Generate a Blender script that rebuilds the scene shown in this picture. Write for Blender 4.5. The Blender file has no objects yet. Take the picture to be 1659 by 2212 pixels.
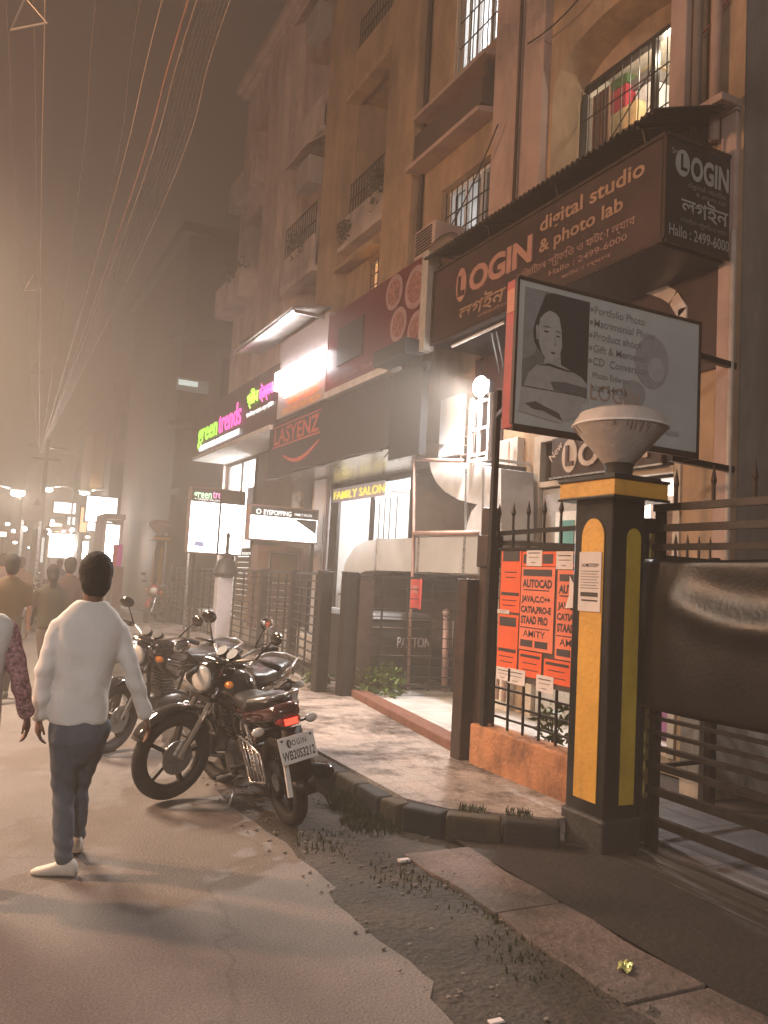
import bpy, math, random
from mathutils import Vector as V, Matrix, Euler
random.seed(7)
R = math.radians
S = bpy.context.scene
COL = S.collection

# ------------------------------------------------------------------ camera, sky, exposure
W, H, F = 1659.0, 2212.0, 1800.0
EYE, PITCH, ROLL, YAW = 1.6, math.atan(146 / 1800), 0.055, R(26.53666850538086)
fw = V((math.sin(YAW) * math.cos(PITCH), math.cos(YAW) * math.cos(PITCH), math.sin(PITCH)))
r0 = V((math.cos(YAW), -math.sin(YAW), 0)); u0 = r0.cross(fw)
RT = math.cos(ROLL) * r0 + math.sin(ROLL) * u0
UP = -math.sin(ROLL) * r0 + math.cos(ROLL) * u0
cam = bpy.data.cameras.new('camera'); co = bpy.data.objects.new('camera', cam); COL.objects.link(co)
m3 = Matrix((RT, UP, -fw)).transposed()
co.matrix_world = Matrix.Translation((0, 0, EYE)) @ m3.to_4x4()
cam.sensor_fit = 'VERTICAL'; cam.sensor_height = 24; cam.lens = 24 * F / H
cam.clip_start = 0.05; cam.clip_end = 2000
S.camera = co

def ray(x, y): return fw + RT * ((x - W / 2) / F) - UP * ((y - H / 2) / F)
def onX(x, y, X): d = ray(x, y); return V((0, 0, EYE)) + d * (X / d.x)
def onY(x, y, Y): d = ray(x, y); return V((0, 0, EYE)) + d * (Y / d.y)
def onZ(x, y, Z=0.0): d = ray(x, y); return V((0, 0, EYE)) + d * ((Z - EYE) / d.z)

w = bpy.data.worlds.new('World'); S.world = w; w.use_nodes = True
nt = w.node_tree; nt.nodes.clear()
sky = nt.nodes.new('ShaderNodeTexSky'); sky.sky_type = 'NISHITA'; sky.sun_disc = False
sky.sun_elevation = R(-4); sky.sun_rotation = R(200)
b1 = nt.nodes.new('ShaderNodeBackground'); b1.inputs[1].default_value = 0.05
nt.links.new(sky.outputs[0], b1.inputs[0])
b2 = nt.nodes.new('ShaderNodeBackground'); b2.inputs[0].default_value = (0.30, 0.215, 0.175, 1); b2.inputs[1].default_value = 0.11
ad = nt.nodes.new('ShaderNodeAddShader'); ou = nt.nodes.new('ShaderNodeOutputWorld')
nt.links.new(b1.outputs[0], ad.inputs[0]); nt.links.new(b2.outputs[0], ad.inputs[1]); nt.links.new(ad.outputs[0], ou.inputs[0])

S.view_settings.view_transform = 'Standard'; S.view_settings.look = 'None'
S.view_settings.exposure = 0.3; S.view_settings.gamma = 1.0; S.view_settings.use_curve_mapping = False
S.render.engine = 'CYCLES'
cy = S.cycles
cy.use_denoising = True
cy.max_bounces = 5; cy.diffuse_bounces = 3; cy.glossy_bounces = 3; cy.transmission_bounces = 3; cy.volume_bounces = 0
cy.sample_clamp_indirect = 4.0; cy.caustics_reflective = False; cy.caustics_refractive = False

def lamp(name, loc, power, col, rad=0.15, parent=None, kind='POINT', size=None, rot=None, spread=None):
    l = bpy.data.lights.new(name, kind); l.energy = power; l.color = col
    if kind == 'POINT': l.shadow_soft_size = rad
    if kind == 'SPOT': l.shadow_soft_size = rad; l.spot_size = size; l.spot_blend = 0.6
    if kind == 'AREA': l.shape = 'RECTANGLE'; l.size, l.size_y = size
    if spread: l.spread = spread
    o = bpy.data.objects.new(name, l); COL.objects.link(o); o.location = loc
    if rot: o.rotation_euler = rot
    if parent: o.parent = parent; o.location = V(loc) - parent.location
    return o

SODIUM = (1.0, 0.56, 0.33); COOL = (0.93, 0.96, 1.0); WARMW = (1.0, 0.86, 0.70)
P_HOOD = 4600
P_SODIUM, P_FILL, P_LED = 2300, 2500, 760

# ------------------------------------------------------------------ materials
MATS = {}
def M(name, col=(.5, .5, .5), rough=.6, metal=0, var=.25, scale=6, bump=0, bscale=None, spec=.5, emit=0, ecol=None, coat=0, stretch=None, detail=5):
    if name in MATS: return MATS[name]
    m = bpy.data.materials.new(name); m.use_nodes = True; n = m.node_tree.nodes; L = m.node_tree.links
    p = n['Principled BSDF']
    p.inputs['Roughness'].default_value = rough; p.inputs['Metallic'].default_value = metal
    p.inputs['Specular IOR Level'].default_value = spec
    p.inputs['Coat Weight'].default_value = coat
    p.inputs['Base Color'].default_value = (*col, 1)
    if emit:
        p.inputs['Emission Color'].default_value = (*(ecol or col), 1); p.inputs['Emission Strength'].default_value = emit
    if var or bump:
        tc = n.new('ShaderNodeTexCoord'); mp = n.new('ShaderNodeMapping'); L.new(tc.outputs['Object'], mp.inputs[0])
        if stretch: mp.inputs['Scale'].default_value = stretch
        nz = n.new('ShaderNodeTexNoise'); nz.inputs['Scale'].default_value = scale; nz.inputs['Detail'].default_value = detail
        nz.inputs['Roughness'].default_value = .62
        L.new(mp.outputs[0], nz.inputs[0])
        if var:
            rp = n.new('ShaderNodeValToRGB'); e = rp.color_ramp.elements
            e[0].position = .3; e[1].position = .72
            e[0].color = (*[c * (1 - var) for c in col], 1); e[1].color = (*[min(1, c * (1 + var * .6)) for c in col], 1)
            L.new(nz.outputs[0], rp.inputs[0]); L.new(rp.outputs[0], p.inputs['Base Color'])
            mr = n.new('ShaderNodeMapRange'); mr.inputs[3].default_value = max(.03, rough - .12); mr.inputs[4].default_value = min(1, rough + .15)
            L.new(nz.outputs[0], mr.inputs[0]); L.new(mr.outputs[0], p.inputs['Roughness'])
        if bump:
            nb = n.new('ShaderNodeTexNoise'); nb.inputs['Scale'].default_value = bscale or scale * 4; nb.inputs['Detail'].default_value = 6
            L.new(mp.outputs[0], nb.inputs[0])
            bp = n.new('ShaderNodeBump'); bp.inputs['Strength'].default_value = bump; bp.inputs['Distance'].default_value = .02
            L.new(nb.outputs[0], bp.inputs['Height']); L.new(bp.outputs[0], p.inputs['Normal'])
    MATS[name] = m
    return m

def stained(name, col, stain, scale=1.9, rough=.85, amount=.5, bump=.25, stretch=(1, 1, .3), bscale=28):
    """painted plaster / concrete with streaky stains that run down the wall"""
    if name in MATS: return MATS[name]
    m = M(name, col, rough, var=.18, scale=3, bump=bump, bscale=bscale)
    n = m.node_tree.nodes; L = m.node_tree.links; p = n['Principled BSDF']
    src = p.inputs['Base Color'].links[0].from_socket
    tc = n.new('ShaderNodeTexCoord'); mp = n.new('ShaderNodeMapping'); mp.inputs['Scale'].default_value = stretch
    L.new(tc.outputs['Object'], mp.inputs[0])
    nz = n.new('ShaderNodeTexNoise'); nz.inputs['Scale'].default_value = scale; nz.inputs['Detail'].default_value = 8; nz.inputs['Roughness'].default_value = .7
    L.new(mp.outputs[0], nz.inputs[0])
    rp = n.new('ShaderNodeValToRGB'); rp.color_ramp.elements[0].position = 1 - amount - .1; rp.color_ramp.elements[1].position = 1 - amount + .16
    L.new(nz.outputs[0], rp.inputs[0])
    mx = n.new('ShaderNodeMixRGB'); mx.inputs[2].default_value = (*stain, 1)
    L.new(rp.outputs[0], mx.inputs[0]); L.new(src, mx.inputs[1]); L.new(mx.outputs[0], p.inputs['Base Color'])
    return m

def E(name, col, s): return M(name, (.8, .8, .8), .5, var=0, emit=s, ecol=col)

ochre = stained('ochre_plaster', (.42, .28, .17), (.20, .14, .095), amount=.46)
pinkp = stained('pink_plaster', (.44, .31, .26), (.22, .155, .13), amount=.40)
beige = stained('beige_plaster', (.58, .46, .40), (.30, .23, .20), amount=.45)
palep = stained('pale_plaster', (.55, .45, .40), (.25, .20, .18), amount=.45)
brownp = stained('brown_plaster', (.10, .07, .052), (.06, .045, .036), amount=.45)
greyw = stained('grey_plaster', (.24, .20, .17), (.12, .10, .09), amount=.45)
cream = stained('cream_wall', (.70, .64, .55), (.45, .38, .32), amount=.38, scale=2)
darkm = M('dark_metal', (.030, .026, .024), .42, .55, var=.5, scale=14, bump=.1)
brownm = M('brown_paint_metal', (.050, .030, .022), .5, .25, var=.5, scale=12, bump=.15)
blackp = M('black_paint', (.010, .010, .010), .3, var=.4, scale=9, bump=.12, bscale=20, coat=.3)
yellowp = stained('yellow_paint', (.68, .36, .06), (.42, .22, .05), scale=4, amount=.40, rough=.45, stretch=(1, 1, .35), bump=.3)
whitep = M('white_paint', (.75, .73, .70), .5, var=.12)
steel = M('steel', (.55, .54, .53), .28, .9, var=.2, scale=8)
chrome = M('chrome', (.72, .72, .72), .08, 1, var=0)
galv = M('galvanised_sheet', (.74, .74, .73), .33, .6, var=.10, scale=3, bump=0)
maroon = M('maroon_sign', (.060, .016, .016), .38, var=.35, scale=3)
redsign = M('red_sign', (.12, .020, .026), .4, var=.25, scale=3)
blacksign = M('black_sign', (.018, .017, .018), .35, var=.3, scale=3)
orangel = M('orange_letter', (.40, .21, .16), .5, var=.15)
greyl = M('grey_letter', (.36, .355, .345), .5, var=.12)
dimred = M('dull_red_letter', (.30, .08, .06), .5, var=.1)
glass = M('dark_glass', (.022, .024, .028), .08, 0, var=0, spec=.8)
rust = M('rusty_tin', (.075, .060, .045), .6, .45, var=.5, scale=9, bump=.2)
tin = M('light_tin', (.55, .53, .50), .35, .7, var=.25)
rubber = M('tyre_rubber', (.020, .019, .018), .75, var=.5, scale=20, bump=.2)
leather = M('seat_vinyl', (.022, .021, .02), .33, var=.3, scale=20, bump=.15, bscale=80)

# ------------------------------------------------------------------ mesh builder
_txt = {}
def glyphs(body, bold=0.0, ext=0.0, sp=1.0, shear=0.0):
    k = (body, bold, ext, sp, shear)
    if k in _txt: return _txt[k]
    cu = bpy.data.curves.new('t', 'FONT'); cu.body = body; cu.size = 1; cu.offset = bold; cu.extrude = ext; cu.space_character = sp; cu.shear = shear
    cu.resolution_u = 3
    o = bpy.data.objects.new('t', cu); COL.objects.link(o)
    bpy.context.view_layer.update()
    dg = bpy.context.evaluated_depsgraph_get(); ev = o.evaluated_get(dg); me = ev.to_mesh()
    vs = [v.co.copy() for v in me.vertices]; fs = [tuple(p.vertices) for p in me.polygons]
    ev.to_mesh_clear(); bpy.data.objects.remove(o); bpy.data.curves.remove(cu)
    _txt[k] = (vs, fs); return _txt[k]

class MB:
    def __init__(s): s.v = []; s.f = []
    def add(s, vs, fs, mat=None):
        b = len(s.v)
        s.v += [(mat @ V(q)) if mat else V(q) for q in vs]; s.f += [tuple(i + b for i in q) for q in fs]; return s
    def poly(s, *pts): return s.add(pts, [tuple(range(len(pts)))])
    def box(s, x0, x1, y0, y1, z0, z1, mat=None):
        vs = [(x, y, z) for z in (z0, z1) for y in (y0, y1) for x in (x0, x1)]
        return s.add(vs, [(0, 2, 3, 1), (4, 5, 7, 6), (0, 1, 5, 4), (2, 6, 7, 3), (0, 4, 6, 2), (1, 3, 7, 5)], mat)
    def bar(s, p, q, a=.02, b=None, up=(0, 0, 1)):
        p, q = V(p), V(q); d = (q - p); L = d.length
        if L < 1e-6: return s
        d /= L; u = V(up)
        if abs(d.dot(u)) > .98: u = V((0, 1, 0)) if abs(d.y) < .9 else V((1, 0, 0))
        x = d.cross(u).normalized(); y = x.cross(d); b = b or a
        m = Matrix((x, d, y)).transposed().to_4x4(); m.translation = p
        return s.box(-a / 2, a / 2, 0, L, -b / 2, b / 2, m)
    def tube(s, pts, r, n=8, closed=False, cap=True):
        pts = [V(p) for p in pts]; N = len(pts); rs = r if isinstance(r, (list, tuple)) else [r] * N
        t0 = (pts[1] - pts[0]).normalized(); u = t0.orthogonal().normalized(); vs = []; fs = []
        for i, p in enumerate(pts):
            a = pts[i - 1] if (i or closed) else p; c = pts[(i + 1) % N] if (i < N - 1 or closed) else p
            t = (c - a).normalized(); u = (u - t * u.dot(t)).normalized(); wv = t.cross(u)
            for k in range(n):
                an = 2 * math.pi * k / n; vs.append(p + (u * math.cos(an) + wv * math.sin(an)) * rs[i])
        for i in range(N if closed else N - 1):
            j = (i + 1) % N
            for k in range(n): fs.append((i * n + k, i * n + (k + 1) % n, j * n + (k + 1) % n, j * n + k))
        if cap and not closed: fs.append(tuple(range(n - 1, -1, -1))); fs.append(tuple((N - 1) * n + k for k in range(n)))
        return s.add(vs, fs)
    def lathe(s, prof, n=20, mat=None, cap=True):
        vs = [(r * math.cos(2 * math.pi * k / n), r * math.sin(2 * math.pi * k / n), z) for r, z in prof for k in range(n)]
        fs = [(i * n + k, i * n + (k + 1) % n, (i + 1) * n + (k + 1) % n, (i + 1) * n + k) for i in range(len(prof) - 1) for k in range(n)]
        if cap:
            fs.append(tuple(range(n - 1, -1, -1))); fs.append(tuple((len(prof) - 1) * n + k for k in range(n)))
        return s.add(vs, fs, mat)
    def ell(s, c, r, nu=14, nv=9, mat=None):
        if not hasattr(r, '__len__'): r = (r, r, r)
        vs = []; fs = []
        for i in range(1, nv):
            a = math.pi * i / nv
            for k in range(nu):
                b = 2 * math.pi * k / nu; vs.append((c[0] + r[0] * math.sin(a) * math.cos(b), c[1] + r[1] * math.sin(a) * math.sin(b), c[2] + r[2] * math.cos(a)))
        t = len(vs); vs += [(c[0], c[1], c[2] + r[2]), (c[0], c[1], c[2] - r[2])]
        for i in range(nv - 2):
            for k in range(nu): fs.append((i * nu + k, (i + 1) * nu + k, (i + 1) * nu + (k + 1) % nu, i * nu + (k + 1) % nu))
        for k in range(nu): fs += [(t, k, (k + 1) % nu), (t + 1, (nv - 2) * nu + (k + 1) % nu, (nv - 2) * nu + k)]
        return s.add(vs, fs, mat)
    def loft(s, rings, n=18, ex=2.4, axis='x', cap=True):
        """rings: (pos, hw, hh, c1, c2) superellipse sections along an axis"""
        vs = []; fs = []
        for pos, hw, hh, a0, b0 in rings:
            for k in range(n):
                an = 2 * math.pi * k / n; c, sn = math.cos(an), math.sin(an)
                a = a0 + hw * math.copysign(abs(c) ** (2 / ex), c); b = b0 + hh * math.copysign(abs(sn) ** (2 / ex), sn)
                vs.append((pos, a, b) if axis == 'x' else (a, b, pos))
        for i in range(len(rings) - 1):
            for k in range(n): fs.append((i * n + k, i * n + (k + 1) % n, (i + 1) * n + (k + 1) % n, (i + 1) * n + k))
        if cap: fs.append(tuple(range(n - 1, -1, -1))); fs.append(tuple((len(rings) - 1) * n + k for k in range(n)))
        return s.add(vs, fs)
    def prism(s, pts, d):
        pts = [V(p) for p in pts]; n = len(pts); d = V(d)
        vs = pts + [p + d for p in pts]
        return s.add(vs, [tuple(range(n - 1, -1, -1)), tuple(range(n, 2 * n))] + [(i, (i + 1) % n, n + (i + 1) % n, n + i) for i in range(n)])
    def text(s, body, org, xd, zd, size=None, width=None, height=None, bold=0.0, ext=0.0, al='L', sp=1.0, shear=0.0, base=True):
        vs, fs = glyphs(body, bold, ext, sp, shear)
        if not vs: return s
        x0 = min(v.x for v in vs); x1 = max(v.x for v in vs); y0 = min(v.y for v in vs); y1 = max(v.y for v in vs)
        sx = width / (x1 - x0) if width else None
        sy = height / (y1 - y0) if height else None
        if size: sx = sy = size
        sx = sx or sy; sy = sy or sx
        xd, zd = V(xd), V(zd); yd = zd.cross(xd)
        ox = {'L': x0, 'C': (x0 + x1) / 2, 'R': x1}[al]
        oy = 0 if base else y0
        return s.add([V(org) + xd * ((v.x - ox) * sx) + yd * ((v.y - oy) * sy) + zd * (v.z * .5 + ext * .5) for v in vs], fs)
    def build(s, name, mat, parent=None, smooth=False, label=None, local=False, bevel=0, kind=None, sub=0):
        me = bpy.data.meshes.new(name)
        off = V((0, 0, 0))
        if parent and not local:
            q = parent
            while q: off = off + q.location; q = q.parent
        me.from_pydata([v - off for v in s.v], [], s.f); me.materials.append(mat)
        if smooth:
            for p in me.polygons: p.use_smooth = True
            if smooth != True: me.set_sharp_from_angle(angle=R(smooth))
        o = bpy.data.objects.new(name, me); COL.objects.link(o)
        if parent: o.parent = parent
        if bevel:
            b = o.modifiers.new('bevel', 'BEVEL'); b.width = bevel; b.segments = 2; b.limit_method = 'ANGLE'
        if label: o['label'] = label
        if kind: o['kind'] = kind
        return o

def tag(o, label=None, cat=None, group=None, kind=None):
    if label: o['label'] = label
    if cat: o['category'] = cat
    if group: o['group'] = group
    if kind: o['kind'] = kind
    return o
def thing(name, loc, label, cat, group=None, rz=0):
    o = bpy.data.objects.new(name, None); COL.objects.link(o); o.location = loc; o.rotation_euler[2] = rz
    o.empty_display_size = .2
    return tag(o, label, cat, group)
def kids(o): return [c for c in bpy.data.objects if c.parent == o]
def copy_tree(o, parent=None):
    c = o.copy(); COL.objects.link(c); c.parent = parent
    for ch in kids(o): copy_tree(ch, c)
    return c
def remesh(o, vox, smooth=4):
    """fuse overlapping volumes into one continuous skin and bake it"""
    md = o.modifiers.new('r', 'REMESH'); md.mode = 'VOXEL'; md.voxel_size = vox; md.use_smooth_shade = True
    sm = o.modifiers.new('s', 'SMOOTH'); sm.iterations = smooth; sm.factor = .5
    bpy.context.view_layer.update()
    dg = bpy.context.evaluated_depsgraph_get()
    me = bpy.data.meshes.new_from_object(o.evaluated_get(dg)); old = o.data
    o.modifiers.clear(); o.data = me; me.name = o.name
    for p in me.polygons: p.use_smooth = True
    bpy.data.meshes.remove(old)
    return o
STREET = ((0, -1, 0), (-1, 0, 0))     # text on a wall facing the street
TOWARDS = ((1, 0, 0), (0, -1, 0))     # text on a board facing down the street towards the viewer

# ------------------------------------------------------------------ ground
def pavers(name, col, mortar, sc, bw, bh, rough=.85, soft=.8, dirt=(.08, .06, .045), amount=.42):
    m = M(name, col, rough, var=.3, scale=2.2, bump=.35, bscale=30)
    n = m.node_tree.nodes; L = m.node_tree.links; p = n['Principled BSDF']; src = p.inputs['Base Color'].links[0].from_socket
    tc = n.new('ShaderNodeTexCoord'); bt = n.new('ShaderNodeTexBrick'); bt.inputs['Scale'].default_value = sc
    bt.inputs['Brick Width'].default_value = bw; bt.inputs['Row Height'].default_value = bh; bt.inputs['Mortar Size'].default_value = .012
    L.new(tc.outputs['Object'], bt.inputs[0]); bt.inputs['Color1'].default_value = (1, 1, 1, 1); bt.inputs['Color2'].default_value = (.86, .86, .86, 1)
    bt.inputs['Mortar'].default_value = (*mortar, 1)
    mu = n.new('ShaderNodeMixRGB'); mu.blend_type = 'MULTIPLY'; mu.inputs[0].default_value = soft
    L.new(src, mu.inputs[1]); L.new(bt.outputs[0], mu.inputs[2])
    nz = n.new('ShaderNodeTexNoise'); nz.inputs['Scale'].default_value = 1.7; nz.inputs['Detail'].default_value = 9; nz.inputs['Roughness'].default_value = .7
    L.new(tc.outputs['Object'], nz.inputs[0])
    rp = n.new('ShaderNodeValToRGB'); rp.color_ramp.elements[0].position = 1 - amount - .05; rp.color_ramp.elements[1].position = 1 - amount + .1
    L.new(nz.outputs[0], rp.inputs[0])
    mx = n.new('ShaderNodeMixRGB'); mx.inputs[2].default_value = (*dirt, 1)
    L.new(rp.outputs[0], mx.inputs[0]); L.new(mu.outputs[0], mx.inputs[1]); L.new(mx.outputs[0], p.inputs['Base Color'])
    return m
asphalt = stained('road_asphalt', (.18, .155, .14), (.145, .125, .112), scale=.9, amount=.45, bump=.5, stretch=(1, .35, 1), bscale=70)
def grit(m, sc, amt, crack=0):
    n = m.node_tree.nodes; L = m.node_tree.links; p = n['Principled BSDF']; src = p.inputs['Base Color'].links[0].from_socket
    tc = n.new('ShaderNodeTexCoord'); nz = n.new('ShaderNodeTexNoise'); nz.inputs['Scale'].default_value = sc; nz.inputs['Detail'].default_value = 3
    L.new(tc.outputs['Object'], nz.inputs[0]); mr = n.new('ShaderNodeMapRange'); mr.inputs[1].default_value = .3; mr.inputs[2].default_value = .7; mr.inputs[3].default_value = 1 - amt; mr.inputs[4].default_value = 1 + amt
    L.new(nz.outputs[0], mr.inputs[0]); fac = mr.outputs[0]
    if crack:
        wv = n.new('ShaderNodeTexNoise'); wv.inputs['Scale'].default_value = 2.2; wv.inputs['Detail'].default_value = 6; L.new(tc.outputs['Object'], wv.inputs[0])
        ad_ = n.new('ShaderNodeMixRGB'); ad_.blend_type = 'ADD'; ad_.inputs[0].default_value = .55; L.new(tc.outputs['Object'], ad_.inputs[1]); L.new(wv.outputs[1], ad_.inputs[2])
        vo = n.new('ShaderNodeTexVoronoi'); vo.feature = 'DISTANCE_TO_EDGE'; vo.inputs['Scale'].default_value = .55; L.new(ad_.outputs[0], vo.inputs[0])
        m2 = n.new('ShaderNodeMapRange'); m2.inputs[1].default_value = .0; m2.inputs[2].default_value = .012; m2.inputs[3].default_value = 1 - crack; m2.inputs[4].default_value = 1; L.new(vo.outputs['Distance'], m2.inputs[0])
        mm = n.new('ShaderNodeMath'); mm.operation = 'MULTIPLY'; L.new(fac, mm.inputs[0]); L.new(m2.outputs[0], mm.inputs[1]); fac = mm.outputs[0]
    vm = n.new('ShaderNodeVectorMath'); vm.operation = 'SCALE'; L.new(src, vm.inputs[0]); L.new(fac, vm.inputs[3]); L.new(vm.outputs[0], p.inputs['Base Color'])
grit(asphalt, 95, .30, .2)
dirtm = stained('gutter_dirt', (.055, .042, .033), (.025, .022, .016), scale=2.5, amount=.5, bump=.9, stretch=(1, 1, 1))
rampm = stained('ramp_asphalt', (.028, .020, .017), (.016, .013, .011), scale=1.6, amount=.5, bump=.7, stretch=(1, 1, 1))
slabm = stained('drain_slab_concrete', (.17, .13, .115), (.06, .046, .038), scale=1.6, amount=.52, bump=.7, stretch=(1, 1, 1))
footm = pavers('footpath_pavers', (.38, .31, .27), (.35, .3, .27), 1.0, .45, .3, soft=.28, dirt=(.06, .042, .033), amount=.48)
drivem = pavers('driveway_slabs', (.55, .53, .50), (.5, .48, .46), 1.0, 1.8, .9, amount=.3, dirt=(.2, .17, .15))
grit(slabm, 80, .3, .3); grit(rampm, 90, .4); grit(dirtm, 60, .5)
yardm = pavers('yard_slabs', (.17, .16, .165), (.45, .45, .45), 1.0, 1.2, .6, amount=.4)

g = MB(); g.poly((-400, -200, -.02), (400, -200, -.02), (400, 900, -.02), (-400, 900, -.02)); tag(g.build('ground', dirtm), kind='structure')
def wob(y, a=.07): return a * (math.sin(y * 2.1) + .6 * math.sin(y * 5.3 + 1) + .35 * math.sin(y * 13 + 2))
edge = [(1.86 - (.10 if y < 3 else 0) + wob(y, .035), y) for y in [-6 + .12 * i for i in range(150)]] + [(1.95, 14), (2.35, 20), (2.5, 40), (2.5, 160)]
g = MB()
for (xa, ya), (xb, yb) in zip(edge, edge[1:]): g.poly((-5.2, ya, 0), (xa, ya, 0), (xb, yb, 0), (-5.2, yb, 0))
tag(g.build('road', asphalt), kind='structure')
# uneven dirt strip between the road and the kerb
g = MB(); NX, NY = 14, 130
vs = []; fs = []
for j in range(NY + 1):
    y = -3 + j * .14
    for i in range(NX + 1):
        x = 1.6 + i * (3.0 - 1.6) / NX
        t = i / NX
        z = -.012 + .022 * math.sin(t * math.pi) * (1 + .5 * math.sin(y * 3.1 + x * 5)) + random.uniform(-.006, .008) * (1 if .15 < t else .2)
        if t < .12: z = -.012
        vs.append((x, y, z))
for j in range(NY):
    for i in range(NX):
        a = j * (NX + 1) + i; fs.append((a, a + 1, a + NX + 2, a + NX + 1))
g.add(vs, fs); tag(g.build('dirt_verge', dirtm, smooth=True), kind='structure')
g = MB()
for i in range(9):
    y1 = 4.36 - i * .92; wd = .0 if i == 0 else .04 * math.sin(i * 2.3); n = 8
    pts = [(2.42 + .05 * i / 9 + wob(y1 - .9 * k / n, .022), y1 - .905 * k / n, -.012) for k in range(n + 1)] + [(2.86 + wob(y1 - .9 * k / n + 5, .02), y1 - .905 * k / n, -.012) for k in range(n, -1, -1)]
    g.prism(pts[::-1], (0, 0, .035 + .004 * (i % 2)))
tag(g.build('drain_slab', slabm, bevel=.006), kind='structure')
g = MB(); g.poly((2.86, -6, .022), (3.98, -6, .022), (3.98, 4.02, .026), (3.5, 4.3, .02), (2.86, 4.6, .02)); tag(g.build('gate_ramp', rampm), kind='structure')
g = MB(); g.poly((3.98, -8, .03), (16, -8, .03), (16, 4.95, .03), (3.98, 4.95, .03)); tag(g.build('yard', yardm), kind='structure')
g = MB()
g.prism([(2.78, 5.0, 0), (2.93, 4.72, 0), (3.5, 4.32, 0), (4.05, 4.36, 0), (4.05, 6.0, 0), (4.5, 9.4, 0), (4.95, 16, 0), (5.2, 24, 0), (5.6, 160, 0), (2.9, 160, 0), (2.76, 14, 0)], (0, 0, .15))
tag(g.build('footpath', footm), kind='structure')
def kerbstones():
    pts = [(2.66, 13.0), (2.66, 5.05), (2.70, 4.86), (2.86, 4.62), (3.44, 4.20)]
    k1 = stained('kerb_yellow', (.075, .052, .026), (.035, .028, .022), scale=4, amount=.50, bump=.6, stretch=(1, 1, 1)); k2 = M('kerb_black', (.022, .02, .018), .8, var=.5, scale=6, bump=.4)
    a, b = MB(), MB(); n = 0
    for p, q in zip(pts, pts[1:]):
        p, q = V((*p, 0)), V((*q, 0)); L = (q - p).length; c = max(1, round(L / .36))
        for i in range(c):
            s, e = p.lerp(q, (i + .015) / c), p.lerp(q, (i + .985) / c)
            (a if n % 2 == 0 else b).bar(s + V((0, 0, .07)), e + V((0, 0, .07)), .13, .18); n += 1
    o = a.build('kerb', k1, bevel=.02); tag(o, kind='structure')
    o = b.build('kerb', k2, bevel=.02); tag(o, kind='structure')
kerbstones()
g = MB(); g.prism([(4.10, 6.05, .145), (12, 6.0, .145), (12, 11.5, .145), (4.62, 10.6, .145)], (0, 0, .03)); tag(g.build('driveway', drivem), kind='structure')
g = MB(); g.prism([(3.88, 6.02, .13), (4.08, 6.02, .13), (4.60, 9.45, .13), (4.40, 9.45, .13)], (0, 0, .10))
tag(g.build('driveway_kerb', M('threshold_brick', (.17, .07, .045), .85, var=.4, scale=9, bump=.5), bevel=.012), kind='structure')
grit(footm, 70, .25, .28)
# grass, stuff
grassm = M('grass', (.045, .055, .016), .7, var=.6, scale=14)
def blades(mb, c, n, rad, h, z0=0):
    for _ in range(n):
        a = random.uniform(0, 6.28); r = rad * random.random() ** .7; x = c[0] + r * math.cos(a); y = c[1] + r * math.sin(a) * 1.3
        hh = h * random.uniform(.4, 1); b = random.uniform(0, 6.28); lx, ly = math.cos(b) * hh * .5, math.sin(b) * hh * .5
        wx, wy = -math.sin(b) * .006, math.cos(b) * .006
        mb.poly((x - wx, y - wy, z0), (x + wx, y + wy, z0), (x + lx * .4 + wx * .6, y + ly * .4 + wy * .6, z0 + hh * .7)); mb.poly((x - wx, y - wy, z0), (x + lx * .4 + wx * .6, y + ly * .4 + wy * .6, z0 + hh * .7), (x + lx, y + ly, z0 + hh))
g = MB()
for c, n, rd, h in [((2.50, 4.95), 420, .2, .09), ((2.35, 4.1), 150, .26, .035), ((2.42, 3.4), 110, .22, .03), ((2.55, 5.4), 260, .14, .12), ((2.3, 3.0), 160, .2, .05), ((2.1, 4.7), 120, .2, .05), ((2.45, 2.6), 120, .12, .04)]:
    blades(g, c, n, rd, h)
for c in [(3.05, 4.62), (3.3, 4.45)]: blades(g, c, 60, .08, .05, .15)
tag(g.build('grass', grassm), 'thin green grass sprouting in the dirt by the kerb', 'grass', kind='stuff')
g = MB()
for _ in range(420):
    y = random.uniform(2, 6.6); x = random.uniform(1.7, 2.75); s = random.uniform(.004, .014)
    g.ell((x, y, .008), (s, s * random.uniform(.6, 1), s * .5), 5, 4)
tag(g.build('gravel', M('gravel', (.20, .17, .14), .9, var=.4, scale=30)), 'loose small stones scattered on the dirt verge', 'gravel', kind='stuff')

# ------------------------------------------------------------------ buildings
XF = 5.8
def facade(mb, X, y0, y1, z0, z1, ops, dep=.35):
    """front wall facing the street with real openings and their reveals"""
    ys = sorted({y0, y1, *[a for o in ops for a in o[:2]]}); zs = sorted({z0, z1, *[a for o in ops for a in o[2:4]]})
    for ya, yb in zip(ys, ys[1:]):
        for za, zb in zip(zs, zs[1:]):
            yc, zc = (ya + yb) / 2, (za + zb) / 2
            if any(o[0] < yc < o[1] and o[2] < zc < o[3] for o in ops): continue
            mb.poly((X, ya, za), (X, ya, zb), (X, yb, zb), (X, yb, za))
    for o in ops:
        d = o[4] if len(o) > 4 else dep; a, b, c, e = o[:4]
        mb.poly((X, a, c), (X, a, e), (X + d, a, e), (X + d, a, c)); mb.poly((X, b, c), (X, b, e), (X + d, b, e), (X + d, b, c))
        mb.poly((X, a, e), (X, b, e), (X + d, b, e), (X + d, a, e)); mb.poly((X, a, c), (X, b, c), (X + d, b, c), (X + d, a, c))

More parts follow.
